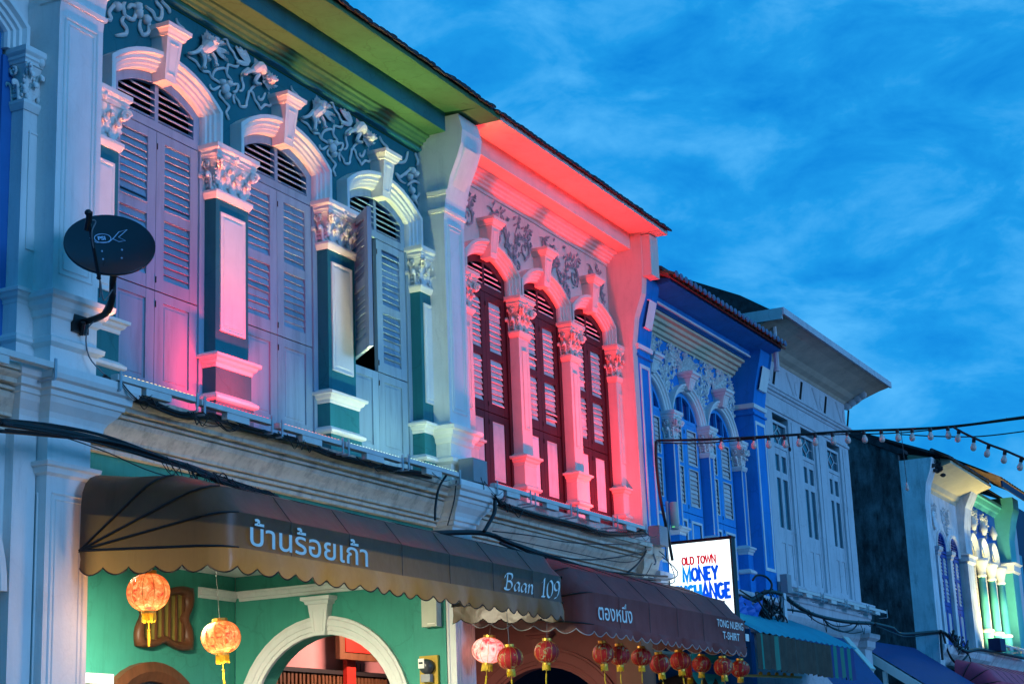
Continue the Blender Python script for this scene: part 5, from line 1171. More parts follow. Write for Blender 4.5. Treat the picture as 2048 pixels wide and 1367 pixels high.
mb = MB(); mb.tube(spline([(10.16, 8.79, 5.22), (10.14, 8.62, 5.225), (10.10, 8.48, 5.25), (10.055, 8.40, 5.34), (10.02, 8.37, 5.45), (bk.x+0.04, bk.y+0.02, bk.z-0.02)], 5), 0.027, 8); part('pole', mb, 'black_cable', dish, True)
part('wall_bracket', MB().box(10.05, 10.22, 8.765, 8.80, 5.13, 5.30), 'black_cable', dish)
mb = MB(); mb.tube([(10.10, 8.72, 5.20), (10.15, 8.78, 5.12)], 0.02, 6); part('wall_bracket', mb, 'black_cable', dish)
mb = MB(); mb.tube(spline([tuple(lnb), tuple(lnb+Vector((0.05, -0.02, 0.0))), tuple(lnb+(foot-lnb)*0.25+Vector((-0.03, -0.03, 0))), tuple(lnb+(foot-lnb)*0.6+Vector((-0.02, -0.02, 0))), tuple(foot+Vector((0, -0.02, -0.03))), tuple(foot+Vector((0.08, 0.05, -0.12))), tuple(foot+Vector((0.12, 0.08, 0.02))), tuple(foot+Vector((0.14, 0.06, -0.13))), (10.06, 8.40, 5.40), (10.12, 8.55, 5.25), (10.15, 8.72, 5.15), (10.2, 8.74, 4.95), (10.32, 8.65, 4.79)], 5), 0.006, 5); part('coaxial_cable', mb, 'grey_cable', dish, True)

# ================================================================== lanterns
def lantern_proto(R0, H, n=36, lobes=12):
    """silk globe with vertical ribs, rings, fringe and tassel; origin at the globe's centre"""
    me = {}
    mb = MB(); rows = []
    for i in range(15):
        ph = -math.pi/2+math.pi*i/14; k = max(math.cos(ph), 0.0); rr = R0*max(k**0.85, 0.30)
        rows.append([((rr*(1-0.035*abs(math.sin(lobes*j*math.pi/n))*k))*math.cos(2*math.pi*j/n), (rr*(1-0.035*abs(math.sin(lobes*j*math.pi/n))*k))*math.sin(2*math.pi*j/n), H*math.sin(ph)*0.98) for j in range(n)])
    mb.rows(rows, closed=True, caps=True); me['globe'] = mb.mesh('globe', True)
    mb = MB()
    for j in range(lobes//2*2):
        a = 2*math.pi*j/lobes
        mb.tube([(R0*1.003*max(math.cos(p), .32)**0.85*math.cos(a), R0*1.003*max(math.cos(p), .32)**0.85*math.sin(a), H*math.sin(p)*0.98) for p in [(-0.42+0.84*i/10)*math.pi for i in range(11)]], R0*0.014, 4)
    me['rib'] = mb.mesh('rib')
    mb = MB(); mb.lathe((0, 0, H*0.93), [(R0*0.36, 0), (R0*0.38, 0.008), (R0*0.38, 0.03), (R0*0.30, 0.03), (R0*0.30, 0.0)], 18); me['top_ring'] = mb.mesh('top_ring')
    mb = MB(); mb.lathe((0, 0, -H*0.93-0.025), [(R0*0.28, 0), (R0*0.33, 0.0), (R0*0.34, 0.025), (R0*0.28, 0.028)], 18); me['bottom_ring'] = mb.mesh('bottom_ring')
    mb = MB(); rg = random.Random(5)
    for j in range(30):
        a = 2*math.pi*j/30; l_ = R0*rg.uniform(0.34, 0.46)
        mb.tube([(R0*0.30*math.cos(a), R0*0.30*math.sin(a), -H*0.93-0.02), (R0*0.31*math.cos(a+rg.uniform(-.1, .1)), R0*0.31*math.sin(a), -H*0.93-0.02-l_)], R0*0.034, 3)
    me['fringe'] = mb.mesh('fringe')
    mb = MB(); mb.tube([(0, 0, -H*0.93), (0.002, 0, -H-R0*0.9)], R0*0.02, 4); mb.blob((0.002, 0, -H-R0*0.85), R0*0.07, R0*0.07, R0*0.08, 6, 4); mb.tube([(0.002, 0, -H-R0*0.9), (0.006, 0, -H-R0*1.25), (0.0, 0.0, -H-R0*1.6)], R0*0.055, 6); me['tassel'] = mb.mesh('tassel')
    return me
def place_lantern(me, mats, loc, label, group, top, rz=0, extra=None):
    t = thing('paper_lantern', label, 'lantern', loc, group); t.rotation_euler = (random.uniform(-.09, .09), random.uniform(-.09, .09), rz); t.scale = (random.uniform(.95, 1.05), random.uniform(.95, 1.05), random.uniform(.90, 1.08))
    for k, m_ in mats.items():
        q = me[k]
        if not q.materials: q.materials.append(MATS[m_])
        o = obj(k, q, m_, t)
    mb = MB(); mb.tube([(0, 0, mats_h(me)), (0, 0, top-loc[2])], 0.003, 4); obj('hanging_cord', mb, 'grey_cable', t)
    return t
def mats_h(me): return max(v.co.z for v in me['top_ring'].vertices)
def glow_mat(name, stops, strength, scale):
    m = bpy.data.materials.new(name); m.use_nodes = True; t = m.node_tree; b = t.nodes['Principled BSDF']; b.inputs['Roughness'].default_value = 0.6
    tc_ = t.nodes.new('ShaderNodeTexCoord'); nz_ = t.nodes.new('ShaderNodeTexNoise'); nz_.inputs['Scale'].default_value = scale; nz_.inputs['Detail'].default_value = 5; nz_.inputs['Roughness'].default_value = 0.65; nz_.inputs['Distortion'].default_value = 1.2
    rp = t.nodes.new('ShaderNodeValToRGB'); rp.color_ramp.elements[0].position = stops[0][0]; rp.color_ramp.elements[0].color = (*stops[0][1], 1); rp.color_ramp.elements[1].position = stops[-1][0]; rp.color_ramp.elements[1].color = (*stops[-1][1], 1)
    for p, c_ in stops[1:-1]: e_ = rp.color_ramp.elements.new(p); e_.color = (*c_, 1)
    t.links.new(tc_.outputs['Object'], nz_.inputs['Vector']); t.links.new(nz_.outputs['Fac'], rp.inputs[0]); t.links.new(rp.outputs[0], b.inputs['Base Color']); t.links.new(rp.outputs[0], b.inputs['Emission Color']); b.inputs['Emission Strength'].default_value = strength
    MATS[name] = m
glow_mat('lantern_glow', [(0.36, (0.62, 0.035, 0.012)), (0.43, (0.85, 0.15, 0.03)), (0.56, (1.0, 0.30, 0.075)), (0.70, (1.0, 0.58, 0.22))], 1.2, 18.0)
glow_mat('lantern_pink', [(0.40, (0.75, 0.05, 0.06)), (0.46, (1.0, 0.30, 0.26)), (0.60, (1.0, 0.50, 0.45))], 1.1, 8.0)
glow_mat('silk_pictures', [(0.52, (0.42, 0.006, 0.006)), (0.57, (0.50, 0.02, 0.01)), (0.60, (0.42, 0.30, 0.10)), (0.66, (0.40, 0.36, 0.30))], 0.0, 13.0)
big = lantern_proto(0.168, 0.150); small = lantern_proto(0.125, 0.112)
LM = {'globe': 'lantern_glow', 'rib': 'gold', 'top_ring': 'gold', 'bottom_ring': 'gold', 'fringe': 'yellow_fringe', 'tassel': 'yellow_fringe'}
for i, (loc, lb) in enumerate((((10.41, 8.30, 3.105), 'glowing orange lantern with yellow fringe nearest the white pillar'), ((11.73, 8.60, 2.865), 'glowing orange lantern hanging lower on a long cord beside the cloud window'))):
    t = place_lantern(big, LM, loc, lb, 'glowing paper lanterns', 3.9, 0.4+i)
    pl = bpy.data.lights.new('lantern_light', 'POINT'); pl.energy = 12; pl.color = (1.0, 0.62, 0.30); pl.shadow_soft_size = 0.12
    po = bpy.data.objects.new('lantern_light', pl); C.objects.link(po); po.parent = t; po.location = (0, 0, -0.30)
RM = dict(LM); RM['globe'] = 'silk_pictures'
names = ['red lantern under the right end of the brown awning, the left one', 'red lantern under the right end of the brown awning, the right one', 'leftmost red lantern under the maroon awning', 'second red lantern from the left under the maroon awning', 'third red lantern from the left under the maroon awning', 'fourth red lantern from the left under the maroon awning', 'fifth red lantern from the left under the maroon awning', 'small dark red lantern hanging behind the others under the maroon awning', 'red lantern just right of the small dark one', 'second red lantern from the right end of the maroon awning', 'rightmost red lantern under the maroon awning']
pos = [(15.28, 2.80), (16.11, 2.90), (17.53, 2.95), (17.98, 2.95), (18.61, 2.96), (19.16, 2.91), (19.81, 2.97), (20.12, 2.88), (20.53, 2.96), (21.31, 2.96), (21.94, 2.96)]
for k, ((x, z), lb) in enumerate(zip(pos, names)):
    y = 7.75; s_ = 1.0
    if k in (9, 10): f = 0.965; x, y, z = x*f, y*f, 1.6+(z-1.6)*f
    if k == 7: f = 1.10; x, y, z = x*f, y*f, 1.6+(z-1.6)*f
    t = place_lantern(small, RM, (x, y, z), lb, 'red lanterns under the awnings', 3.45 if k > 1 else 3.5, k*0.9)
PM = dict(LM); PM['globe'] = 'lantern_pink'; pinkp = lantern_proto(0.168, 0.150)
place_lantern(pinkp, PM, (16.40, 8.57, 2.985), 'pink and white glowing lantern behind the white pillar under the brown awning', 'glowing paper lanterns', 3.9, 1.0)

# ================================================================== backlit shop sign
sg = thing('backlit_sign', 'backlit white sign box with red and blue letters above the maroon awning', 'sign', (22.33, 8.3, 3.5))
part('sign_case', MB().box(22.255, 22.40, 7.86, 8.79, 3.50, 4.74), 'dark_piping', sg)
part('top_trim', MB().box(22.25, 22.41, 7.85, 8.80, 4.741, 4.76), 'maroon_paint', sg)
mat('sign_light', (0.8, 0.8, 0.8), 0.4, 0, 1, 0, emit=(0.86, 1.0, 0.96), estr=1.7)
mat('sign_red', (0.6, 0.02, 0.03), 0.4, 0, 1, 0, emit=(0.72, 0.01, 0.03), estr=0.7)
mat('sign_blue', (0.02, 0.1, 0.6), 0.4, 0, 1, 0, emit=(0.0, 0.10, 0.80), estr=0.75)
part('light_panel', MB().box(22.245, 22.254, 7.885, 8.775, 3.53, 4.715), 'sign_light', sg)
part('light_panel', MB().box(22.401, 22.41, 7.885, 8.775, 3.53, 4.715), 'sign_light', sg)
mat('sign_cyan', (0.02, 0.3, 0.7), 0.4, 0, 1, 0, emit=(0.0, 0.28, 0.85), estr=0.8)
def arcp(cx, cz, rx, rz, a0, a1, n=10): return [(cx+rx*math.cos(R(a0+(a1-a0)*i/n)), cz+rz*math.sin(R(a0+(a1-a0)*i/n))) for i in range(n+1)]
BLOCK = {'O': (0.80, [arcp(.40, .5, .31, .41, 90, 450, 18)]), 'L': (0.62, [[(.11, 1), (.11, .09), (.60, .09)]]), 'D': (0.78, [[(.11, .09), (.11, .91), (.34, .91)] + arcp(.36, .5, .31, .41, 84, -84, 10) + [(.34, .09), (.11, .09)]]),
         'T': (0.66, [[(.02, .91), (.64, .91)], [(.33, .91), (.33, 0)]]), 'W': (1.08, [[(.08, 1), (.30, .04), (.54, .96), (.78, .04), (1.0, 1)]]), 'N': (0.80, [[(.11, 0), (.11, .97), (.67, .03), (.67, 1)]]),
         'M': (0.98, [[(.11, 0), (.13, .97), (.48, .12), (.83, .97), (.85, 0)]]), 'E': (0.66, [[(.60, .91), (.11, .91), (.11, .09), (.62, .09)], [(.11, .51), (.54, .51)]]), 'Y': (0.76, [[(.06, 1), (.38, .45), (.70, 1)], [(.38, .48), (.38, 0)]]),
         'X': (0.76, [[(.07, 1), (.69, 0)], [(.69, 1), (.07, 0)]]), 'C': (0.74, [arcp(.40, .5, .31, .41, 48, 312, 14)]), 'H': (0.80, [[(.11, 0), (.11, 1)], [(.69, 0), (.69, 1)], [(.11, .5), (.69, .5)]]),
         'A': (0.80, [[(.06, 0), (.40, .96), (.74, 0)], [(.18, .30), (.62, .30)]]), 'G': (0.80, [arcp(.40, .5, .31, .41, 45, 340, 14) + [(.70, .46), (.42, .46)]])}
def block_sign(root, word, y0, y1, z0, h, x, mats_, th=0.2):
    tot = sum(BLOCK[c][0] if c != ' ' else 0.4 for c in word); sc = (y1-y0)/tot; u = 0.0
    for i, c in enumerate(word):
        if c == ' ': u += 0.4; continue
        w, strokes = BLOCK[c]; mb = MB()
        for k, st in enumerate(strokes):
            cl = (st[0][0]-st[-1][0])**2+(st[0][1]-st[-1][1])**2 < 1e-6
            # thickness is even on the panel, so offset in metres
            pts = [(p[0]*abs(sc), p[1]*h) for p in st]; t_ = th*h*0.5
            A, B = offset_poly(pts, t_*0.92), offset_poly(pts, -t_*0.92)
            rows = [[(x-0.0004*k, y0+(u*sc)+(a[0] if sc > 0 else -a[0]), z0+a[1]), (x-0.0004*k, y0+(u*sc)+(b[0] if sc > 0 else -b[0]), z0+b[1])] for a, b in zip(A, B)]
            mb.rows(rows)
        part('letter', mb, mats_[min(i, len(mats_)-1)], root); u += w
block_sign(sg, 'OLD TOWN', 8.59, 8.09, 4.415, 0.115, 22.242, ['sign_red'], 0.23)
block_sign(sg, 'MONEY', 8.59, 8.07, 4.185, 0.195, 22.242, ['sign_cyan', 'sign_blue'], 0.235)
block_sign(sg, 'EXCHANGE', 8.73, 7.905, 3.92, 0.225, 22.242, ['sign_cyan', 'sign_cyan', 'sign_cyan', 'sign_cyan', 'sign_blue'], 0.235)

# ================================================================== boxes, meter, antenna
b1 = tag(obj('junction_box', MB().box(16.18, 16.50, 8.56, 8.74, 4.765, 5.02), 'box_grey'), 'grey steel box on the ledge where the teal and red lit houses meet', 'box', 'grey junction boxes')
b2 = tag(obj('junction_box', MB().box(21.42, 21.72, 8.56, 8.72, 4.62, 4.88), 'box_grey'), 'grey box at the right end of the red lit ledge beside the blue house', 'box', 'grey junction boxes')
b3 = tag(obj('junction_box', MB().box(26.95, 27.18, 8.62, 8.735, 4.42, 4.72), 'box_grey'), 'grey box at the corner between the blue and the flat roofed house', 'box', 'grey junction boxes')
b4 = tag(obj('junction_box', MB().box(42.5, 43.1, 8.45, 8.74, 4.25, 4.55), 'night_blue'), 'dark box on the ledge beside the lit green columns', 'box', 'grey junction boxes')
part('pillar_paint', MB().box(16.138, 16.149, 8.93, 9.32, 0.14, 4.0), 'mint_paint', gh)
mt = thing('electricity_meter', 'round electricity meter on a yellow board beside the teal arch', 'meter', (16.13, 9.2, 2.6))
part('board', MB().box(16.10, 16.137, 9.02, 9.24, 2.50, 2.955), 'yellow_board', mt)
mb = MB(); rows = []
for xx, rr in ((16.10, 0.075), (16.05, 0.08), (16.03, 0.075), (16.0, 0.06), (15.99, 0.02)): rows.append([(xx, 9.13+rr*math.cos(j*math.pi/8), 2.84+rr*math.sin(j*math.pi/8)) for j in range(16)])
mb.rows(rows, closed=True, caps=True); part('meter_case', mb, 'meter_dark', mt, True)
part('dial', MB().box(15.984, 15.992, 9.12, 9.19, 2.82, 2.92), 'letter_white', mt)
part('dial_counter', MB().box(15.980, 15.983, 9.135, 9.18, 2.865, 2.885), 'number_black', mt)
part('terminal_cover', MB().box(16.03, 16.099, 9.08, 9.19, 2.68, 2.76), 'box_grey', mt)
cb = thing('wall_box', 'cream plastic cabinet hanging on the teal wall above the meter', 'box', (16.13, 9.1, 3.3))
part('case', MB().box(16.03, 16.137, 8.98, 9.16, 3.25, 3.62), 'box_cream', cb); part('maker_plate', MB().box(16.025, 16.029, 9.0, 9.09, 3.275, 3.285), 'letter_white', cb)
an = thing('radio_antenna', 'pale box antenna on a steel pole above the backlit sign', 'antenna', (22.30, 8.77, 4.76))
mb = MB(); mb.tube([(22.30, 8.775, 4.76), (22.30, 8.775, 5.33)], 0.022, 8); part('pole', mb, 'galvanised', an)
mb = MB(); mb.lathe((0, 0, 0), [(0.05, 0), (0.065, 0.01), (0.065, 0.37), (0.05, 0.385)], 12)
mb.v = [(22.33+x*0.8, 8.69+y*0.9, 4.93+z) for x, y, z in mb.v]; part('radome', mb, 'box_cream', an, True)
mat('green_led', (0.1, 0.5, 0.2), 0.4, 0, 1, 0, emit=(0.2, 1.0, 0.3), estr=1.0)
part('status_light', MB().box(22.274, 22.276, 8.67, 8.71, 4.96, 4.97), 'green_led', an)

# ================================================================== arcade tube lamps (behind the awnings)
def tube_lamp(x0, x1, y, z, watt, col, label):
    t = thing('tube_lamp', label, 'lamp', ((x0+x1)/2, y, z), 'arcade tube lamps')
    nm = 'tube_glow'; mat(nm, (0.9, 0.9, 0.9), 0.4, 0, 1, 0, emit=(1.0, 0.95, 0.82), estr=4.0)
    part('batten', MB().box(x0, x1, y-0.03, y+0.03, z+0.02, z+0.05), 'lamp_white', t)
    mb = MB(); mb.tube([(x0+0.02, y, z), (x1-0.02, y, z)], 0.014, 8); part('tube', mb, nm, t)
    la = bpy.data.lights.new('tube_light', 'AREA'); la.shape = 'RECTANGLE'; la.size = x1-x0; la.size_y = 0.05; la.energy = watt; la.color = col
    lo = bpy.data.objects.new('tube_light', la); C.objects.link(lo); lo.parent = t; lo.location = (0, 0, -0.03)
tube_lamp(11.2, 12.4, 10.1, 3.95, 900, (1.0, 0.90, 0.66), 'tube lamp under the arcade ceiling of the teal house')
tube_lamp(17.6, 18.8, 10.6, 3.89, 170, (1.0, 0.72, 0.60), 'tube lamp under the arcade ceiling of the red lit house')

# ================================================================== overhead cables
def frays(rg, pts, y, n, dn=(0.05, 0.22)):
    # loose thin loops that sag from a run of cable
    out = []
    for i in range(n):
        k = rg.randrange(len(pts)-1); u = rg.random(); x = pts[k][0]+(pts[k+1][0]-pts[k][0])*u; z = pts[k][1]+(pts[k+1][1]-pts[k][1])*u
        w, h = rg.uniform(0.05, 0.5), rg.uniform(*dn); yy = y+rg.uniform(-0.05, 0.02)
        out.append((rg.uniform(0.003, 0.006), [(x, yy, z+0.01), (x+w*0.25, yy-0.02, z-h*0.7), (x+w*0.6, yy-0.01, z-h), (x+w, yy, z-rg.uniform(0, h)*0.5)]))
    return out
FR = random.Random(31)
def wire(k, r, y=None):
    Y, pts = WIRE[k]; return (r, [(a, Y, b) for a, b in pts])
cables('cable_bundle', 'thick bundle of black cables running along the teal house above the brown awning', 'cables', [(0.030, [(a, 8.45 if a < 11.5 else 8.45+0.28*min(1, (a-11.5)/1.0) if a < 15.2 else 8.6, b-(0.06 if 11.6 < a < 15.3 else 0)) for a, b in WIRE['main'][1]]), (0.014, [(a, 8.42, b) for a, b in WIRE['main2'][1][:6]]), wire('main3', 0.010)]+[(0.009, [(a, 8.41+0.02*k, b-0.03+0.022*k+0.01*math.sin(a*3+k)) for a, b in WIRE['main'][1][:6]]) for k in range(4)]+[(0.005, [(a, 8.40, b-0.09+0.05*math.sin(a*2.2)) for a, b in WIRE['main'][1][:5]])]+frays(FR, WIRE['main'][1][3:6], 8.42, 14, (0.05, 0.2)))
rg = random.Random(11)
loops = []
for i in range(10):
    x = 11.0+rg.random()*1.0; z = 4.14-(x-11.0)*0.08
    a, h = rg.uniform(0.06, 0.22), rg.uniform(-0.24, 0.10)
    loops.append((rg.uniform(0.004, 0.008), [(x, 8.45, z), (x+a*0.3, 8.42+rg.uniform(-.04, .04), z+h), (x+a, 8.44+rg.uniform(-.05, .05), z+h*0.7), (x+a*1.4, 8.45, z-0.02)]))
loops += [(0.008, [(10.9, 8.45, 3.98), (11.3, 8.40, 4.03), (11.7, 8.42, 4.05), (11.9, 8.44, 4.02)]), (0.006, [(11.1, 8.44, 4.15), (11.2, 8.40, 4.02), (11.45, 8.41, 3.97), (11.55, 8.44, 4.10)])]
cables('cable_tangle', 'tangle of loose black wire ends above the left end of the brown awning', 'cables', loops)
cables('ledge_cable', 'black cable sagging behind the LED bars of the teal house', 'cable', [wire('railg', 0.022), (0.016, [(p[0]+0.05, 8.64, p[1]-0.02) for p in WIRE['railg'][1]]), (0.010, [(p[0]-0.05, 8.60, p[1]-0.035) for p in WIRE['railg'][1][2:9]])]+frays(FR, WIRE['railg'][1], 8.58, 26, (0.02, 0.12)))
cables('ledge_cable', 'black cable draped below the LED bars of the red lit house', 'cable', [wire('railr', 0.024), (0.012, [(p[0]+0.03, 8.62, p[1]-0.03) for p in WIRE['railr'][1]])]+frays(FR, WIRE['railr'][1], 8.57, 16, (0.02, 0.12)))
cables('drop_cable', 'black cable hanging down beside the white pillar cap between the two awnings', 'cable', [wire('gr', 0.022)])
cables('drop_cable', 'black cable looping down the shaded side of the pillar cap left of the grey box', 'cable', [wire('gr2', 0.013), wire('gr3', 0.007)])
cables('service_wires', 'thin dark wires stretched below the red lit ledge towards the backlit sign', 'cables', [(0.007, [(a, 8.5, b) for a, b in WIRE['t1'][1][:-1]]+[(21.3, 8.72, 4.66)]), (0.008, [(a, 8.5, b) for a, b in WIRE['t2'][1][:-1]]+[(21.3, 8.72, 4.62)]), wire('t3', 0.014), wire('t4', 0.018), (0.014, [(20.1, 8.5, 4.12), (20.5, 8.52, 4.27), (21.0, 8.62, 4.45), (21.4, 8.75, 4.6)]), (0.006, [(16.5, 8.46, 4.19), (18.2, 8.45, 4.20), (20.0, 8.45, 4.24), (21.4, 8.72, 4.55)]), (0.006, [(16.6, 8.42, 4.15), (18.5, 8.4, 4.02), (20.2, 8.4, 4.05), (21.2, 8.6, 4.36)]), (0.009, [(16.9, 8.44, 4.13), (18.3, 8.38, 4.06), (20.4, 8.36, 4.02), (21.7, 8.36, 4.05)])])
cables('service_wires', 'pale green wires gathered at the left edge of the backlit sign', 'cables', [(0.008, [(20.6, 8.42, 4.10), (21.2, 8.40, 4.12), (21.7, 8.45, 4.28), (21.8, 8.86, 4.66)]), (0.007, [(20.8, 8.44, 4.06), (21.5, 8.42, 4.12), (21.6, 8.55, 4.45), (21.8, 8.88, 4.7)]), (0.008, [(20.3, 8.40, 4.00), (21.2, 8.38, 4.03), (21.6, 8.5, 4.06)]), (0.012, [(20.9, 8.45, 4.30), (21.2, 8.55, 4.36), (21.5, 8.7, 4.52), (21.8, 8.86, 4.74)])], 'grey_cable')
cables('drop_cable', 'black cable slanting down across the left blue shutters', 'cable', [wire('drop', 0.022)])
cables('cable_bundle', 'bundle of black cables sagging across the ledge of the flat roofed house', 'cables', [wire('w1', 0.034), wire('w2', 0.018), wire('w3', 0.014), wire('w4', 0.010), wire('w5', 0.010), wire('w6', 0.012)]+frays(FR, WIRE['w1'][1], 8.28, 18, (0.05, 0.25)))
tg = []
for i in range(26):
    c = (24.9+rg.gauss(0, 0.22), 8.30+rg.uniform(-0.08, 0.08), 3.98+rg.gauss(0, 0.10)); rr = rg.uniform(0.07, 0.24); a0 = rg.uniform(0, 6.28)
    tg.append((rg.uniform(0.008, 0.018), [(c[0]+rr*1.5*math.cos(a0+t*0.9), c[1]+rr*0.4*math.sin(a0*2+t), c[2]+rr*0.8*math.sin(a0+t*0.9)) for t in range(6)]))
cables('cable_tangle', 'dense black knot of cables above the blue striped awning', 'cables', tg)
cables('street_cable', 'cable bundle hanging across the alley to the weathered house', 'cables', [(0.035, [(30.69, 8.3, 4.14), (32.6, 8.45, 4.18), (34.2, 8.75, 4.20), (36.2, 9.0, 4.32), (38.0, 8.83, 4.46)]), (0.015, [(30.7, 8.3, 4.12), (33.0, 8.5, 4.10), (36.0, 9.0, 4.25), (38.0, 8.84, 4.42)])])
tg = [(0.04, [(38.0, 8.80, 4.46), (38.4, 8.78, 4.42), (38.9, 8.70, 4.22), (39.6, 8.65, 4.10), (40.8, 8.62, 4.20), (42.4, 8.62, 4.22), (46.5, 8.62, 4.24)]), (0.03, [(38.05, 8.82, 4.46), (37.95, 8.80, 4.1), (37.92, 8.80, 3.85)]), (0.025, [(38.2, 8.80, 4.44), (38.35, 8.75, 4.0), (38.9, 8.70, 3.80), (39.7, 8.64, 4.02)])]
for i in range(30):
    x = 38.1+rg.random()*2.0; z = 4.42-(x-38.1)*0.17+rg.uniform(-.05, .06)
    tg.append((rg.uniform(0.008, 0.016), [(x, 8.70, z), (x+rg.uniform(-.15, .15), 8.64, z+rg.uniform(-.22, .2)), (x+rg.uniform(-.25, .3), 8.66, z+rg.uniform(-.25, .15))]))
cables('cable_tangle', 'ragged black cable tangle on the corner of the weathered house', 'cables', tg)

# ================================================================== strings of bulbs across the street
# the strings run on, out of the picture, to the far side of the street
STR = STR + [(24.4, 1.0, 6.35), (25.4, -2.5, 6.75), (26.3, -6.0, 7.2)]
STR2 = STR2 + [(21.4, 1.6, 4.75), (20.2, -1.6, 4.70), (19.0, -5.0, 5.1)]
STR3 = STR3 + [(24.3, 1.0, 6.2), (25.4, -2.6, 6.7), (26.3, -6.0, 7.1)]
def bulb_string(label, pts, bulbs, extra, tilt):
    t = thing('bulb_string', label, 'string lights', pts[0], 'strings of bulbs')
    mb = MB(); mb.tube(spline(pts, 4), 0.016, 6); part('cable', mb, 'black_cable', t)
    for e_ in extra: mb = MB(); mb.tube(spline(e_, 4), 0.009, 5); part('cable', mb, 'black_cable', t)
    mb = MB(); mb.lathe((0, 0, 0), [(0.012, 0.0), (0.024, -0.005), (0.026, -0.055), (0.022, -0.062)], 10); ms_ = mb.mesh('socket'); ms_.materials.append(MATS['black_cable'])
    mb = MB(); mb.lathe((0, 0, 0), [(0.018, -0.06), (0.022, -0.075), (0.034, -0.10), (0.041, -0.125), (0.038, -0.152), (0.024, -0.170), (0.006, -0.176)], 12); mg = mb.mesh('bulb', True); mg.materials.append(MATS['bulb_glass'])
    for b in bulbs:
        a = tilt+random.uniform(-0.1, 0.1), random.uniform(-0.1, 0.1)
        for me in (ms_, mg):
            o = obj(me.name.split('.')[0], me, None, t); o.matrix_parent_inverse = Matrix.Translation(-Vector(t.location)); o.location = b; o.rotation_euler = (a[0], a[1], 0)
bulb_string('straight string of unlit pale bulbs on a black cable from the blue house', [tuple(p) for p in STR], BULB, [[(p[0], p[1], p[2]-0.03-0.02*math.sin(i*1.7)) for i, p in enumerate(STR)], [(p[0], p[1]+0.02, p[2]+0.015*math.sin(i*2.1)) for i, p in enumerate(STR)], STR3], 0.0)
bulb_string('short string of bulbs sloping down at the right edge against the sky', [tuple(p) for p in STR2], BULB2, [], 0.25)
dropb = thing('hanging_bulb', 'single bulb dangling on a thin wire before the weathered house', 'bulb', (22.87, 5.56, 6.02))
mb = MB(); mb.tube([(22.87, 5.56, 6.02), (22.872, 5.557, 5.7), (22.866, 5.552, 5.50), (22.87, 5.55, 5.30)], 0.005, 4); part('wire', mb, 'black_cable', dropb)
mb = MB(); mb.lathe((22.87, 5.55, 5.31), [(0.012, 0), (0.016, -0.03), (0.025, -0.07), (0.022, -0.1), (0.005, -0.115)], 10); part('bulb', mb, 'bulb_glass', dropb, True)
wt = thing('hanging_wire', 'thin wire hanging below the bulb string in front of the blue house', 'wire', (22.37, 7.0, 6.05))
mb = MB(); mb.tube([(22.37, 6.98, 6.05), (22.375, 6.98, 5.96), (22.36, 6.97, 5.90)], 0.008, 4); mb.blob((22.362, 6.97, 5.86), 0.02, 0.02, 0.035, 6, 4); part('wire', mb, 'black_cable', wt)

# ================================================================== shop awnings further along
sa = thing('striped_awning', 'blue corrugated awning with striped green curtain under the blue house', 'awning', (24.3, 8.6, 3.9))
mb = MB(); rows = []
for i in range(73):
    x = 22.0+i*0.065; w = 0.012*math.cos(i*math.pi/2)
    rows.append([(x, 8.62, 3.98+w), (x, 8.0, 3.72+w), (x, 7.50, 3.43+w)])
mb.rows(rows); part('sheet', mb, 'awning_teal', sa)
Wd = 4.6/64; segs = []
for i in range(64):
    x = 22.0+i*Wd; k = 'awning_dark'
    if x > 25.3: k = ('awning_green', 'awning_navy')[i % 2]
    elif i % 9 == 2 and x < 23.4: k = 'awning_green'
    if segs and segs[-1][0] == k: segs[-1][1].append(i)
    else: segs.append((k, [i]))
for k, ii in segs:
    rows = []
    for i in ii+[ii[-1]+1]: rows.append([(22.0+i*Wd, 7.515+0.02*math.sin(i*1.9), 3.42), (22.0+i*Wd, 7.515+0.03*math.sin(i*1.9), 2.98-0.04*abs(math.sin(i*0.8)))])
    mb = MB(); mb.rows(rows); part('curtain_strip', mb, k, sa)
br = thing('brass_rail', 'brass curtain rail with hooks below the striped awning', 'rail', (23.5, 7.9, 2.95))
mb = MB(); mb.tube([(22.3, 7.9, 2.90), (25.0, 7.9, 2.97)], 0.02, 8); part('rail', mb, 'gold', br)
for i in range(5):
    mb = MB(); mb.blob((23.2+i*0.35, 7.9, 2.955+i*0.009), 0.03, 0.03, 0.03, 6, 4); part('knob', mb, 'gold', br)
sv = thing('scalloped_valance', 'green and navy striped valance with scalloped edge beside the maroon awning', 'valance', (22.4, 8.3, 3.2))
for z0, z1, m_ in ((3.55, 3.70, 'awning_navy'), (3.38, 3.55, 'awning_green'), (3.22, 3.38, 'awning_navy'), (3.10, 3.22, 'awning_green'), (2.96, 3.10, 'awning_navy')):
    part('stripe', MB().box(21.9, 23.2, 8.40, 8.41, z0+0.006, z1-0.006), m_, sv)
mb = MB(); rows = []
for i in range(40): x = 21.9+i*1.3/39; rows.append([(x, 8.405, 2.96), (x, 8.405, 2.92-0.12*abs(math.sin(i*math.pi/13)))])
mb.rows(rows); part('scallop', mb, 'awning_green', sv)
tarp = thing('blue_tarpaulin', 'crumpled bright blue tarpaulin above the striped awning', 'tarpaulin', (24.0, 8.3, 3.85))
mb = MB(); rows = []
for i in range(9):
    rows.append([(23.45+i*0.12, 8.25+0.05*math.sin(i*1.7+j), 3.76+j*0.07+0.05*math.sin(i*0.9)*(j/4)) for j in range(5)])
mb.rows(rows); part('sheet', mb, 'tarp_blue', tarp)
ps = thing('grey_post', 'short grey cable post standing between the cable knot and the pale ledge', 'post', (25.65, 8.3, 3.7))
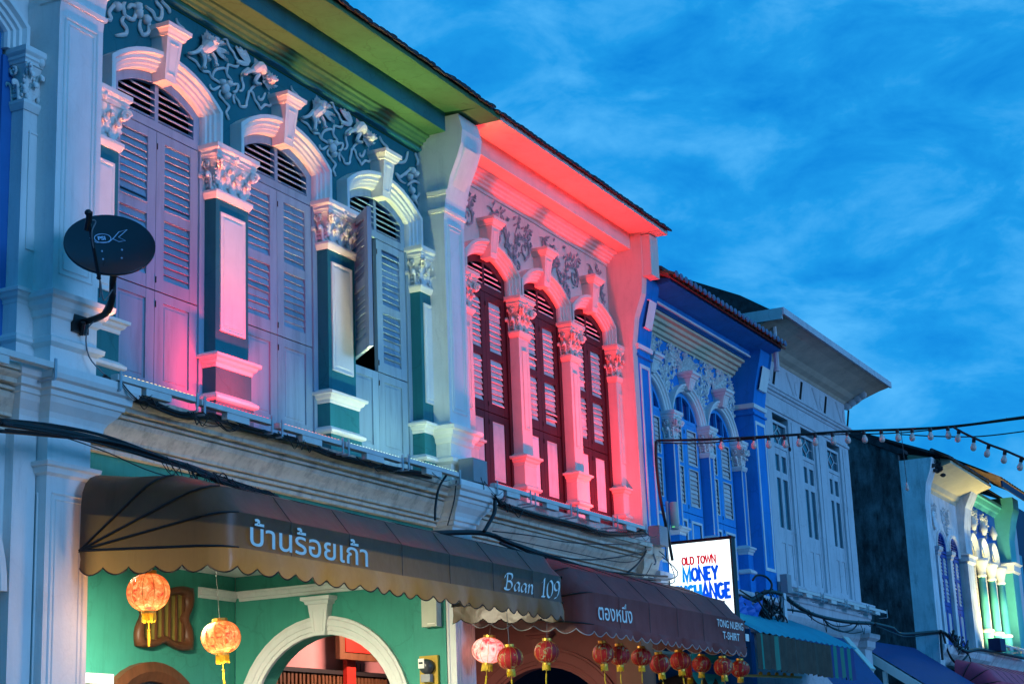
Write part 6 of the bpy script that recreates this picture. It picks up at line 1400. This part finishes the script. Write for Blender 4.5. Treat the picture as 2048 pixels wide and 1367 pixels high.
mb = MB(); mb.box(25.60, 25.72, 8.26, 8.34, 3.60, 4.28); part('post', mb, 'old_plaster', ps)
ba = thing('steep_blue_awning', 'plain navy blue awning sloping steeply under the flat roofed house', 'awning', (28.5, 8.6, 3.4))
mb = MB(); mb.rows([[(26.7, 8.66, 3.86), (30.0, 8.66, 3.86)], [(26.7, 7.9, 2.89), (30.0, 7.9, 2.89)], [(26.7, 7.3, 2.12), (30.0, 7.3, 2.12)]]); part('sheet', mb, 'awning_navy', ba)
mb = MB(); mb.prism([(8.70, 3.86), (8.66, 3.90), (8.22, 3.32), (8.26, 3.28)], 'x', 30.003, 30.35); part('pale_edge', mb, 'pale_mint', ba)
ar = thing('alley_roof', 'dark sheet roof on a white timber frame in the alley', 'roof', (35.5, 8.7, 3.5))
def rz(y): return 3.86+0.69*(y-9.07)
mb = MB(); mb.rows([[(32.95, 9.40, rz(9.40)), (37.98, 9.40, rz(9.40)+0.06)], [(32.95, 7.2, rz(7.2)), (37.98, 7.2, rz(7.2)+0.06)]]); part('sheet', mb, 'awning_navy', ar)
mb = MB(); mb.prism([(9.15, rz(9.15)-0.03), (9.15, rz(9.15)-0.22), (7.2, rz(7.2)-0.22), (7.2, rz(7.2)-0.03)], 'x', 32.86, 32.92); part('fascia', mb, 'white_trim', ar)
for y in (8.35, 8.75): part('strut', MB().box(32.88, 32.96, y-0.04, y+0.04, 2.2, rz(y)-0.23), 'white_trim', ar)
for i in range(3): part('rafter', MB().box(32.97, 37.0, 8.3+i*0.3, 8.36+i*0.3, rz(8.3+i*0.3)-0.16, rz(8.3+i*0.3)-0.08), 'white_trim', ar)
pk = thing('red_dome_awning', 'faded red domed awning below the weathered house', 'awning', (42.5, 8.6, 3.5))
dutch_awning(pk, 38.3, 47.5, 8.66, 3.2, [(7.7, 3.05), (7.72, 3.35), (7.95, 3.62), (8.3, 3.80), (8.64, 3.88)], 'awning_red', 'dark_piping', 'dark_piping', period=0.3, seams=True)
# pale lit arch of the shop behind the red lanterns
ms2 = thing('arcade_shop_front', 'pale arched shop front glimpsed behind the red lanterns', 'shop front', (24.2, 11.6, 0))
part('wall', MB().box(21.85, 27.0, 11.75, 11.9, 0.15, 3.9), 'night_blue', ms2)
cross_wall(ms2, 27.0, 10.45, 2.1, 1.15, 0.95, 'blue_paint', 'brown_wall', th=0.2, key=False)
part('arcade_ceiling', MB().box(21.85, 26.99, 9.33, 11.74, 3.90, 3.96), 'pale_house', ms2)
part('canopy', MB().box(22.4, 26.4, 9.4, 11.2, 3.34, 3.38), 'pale_mint', ms2)
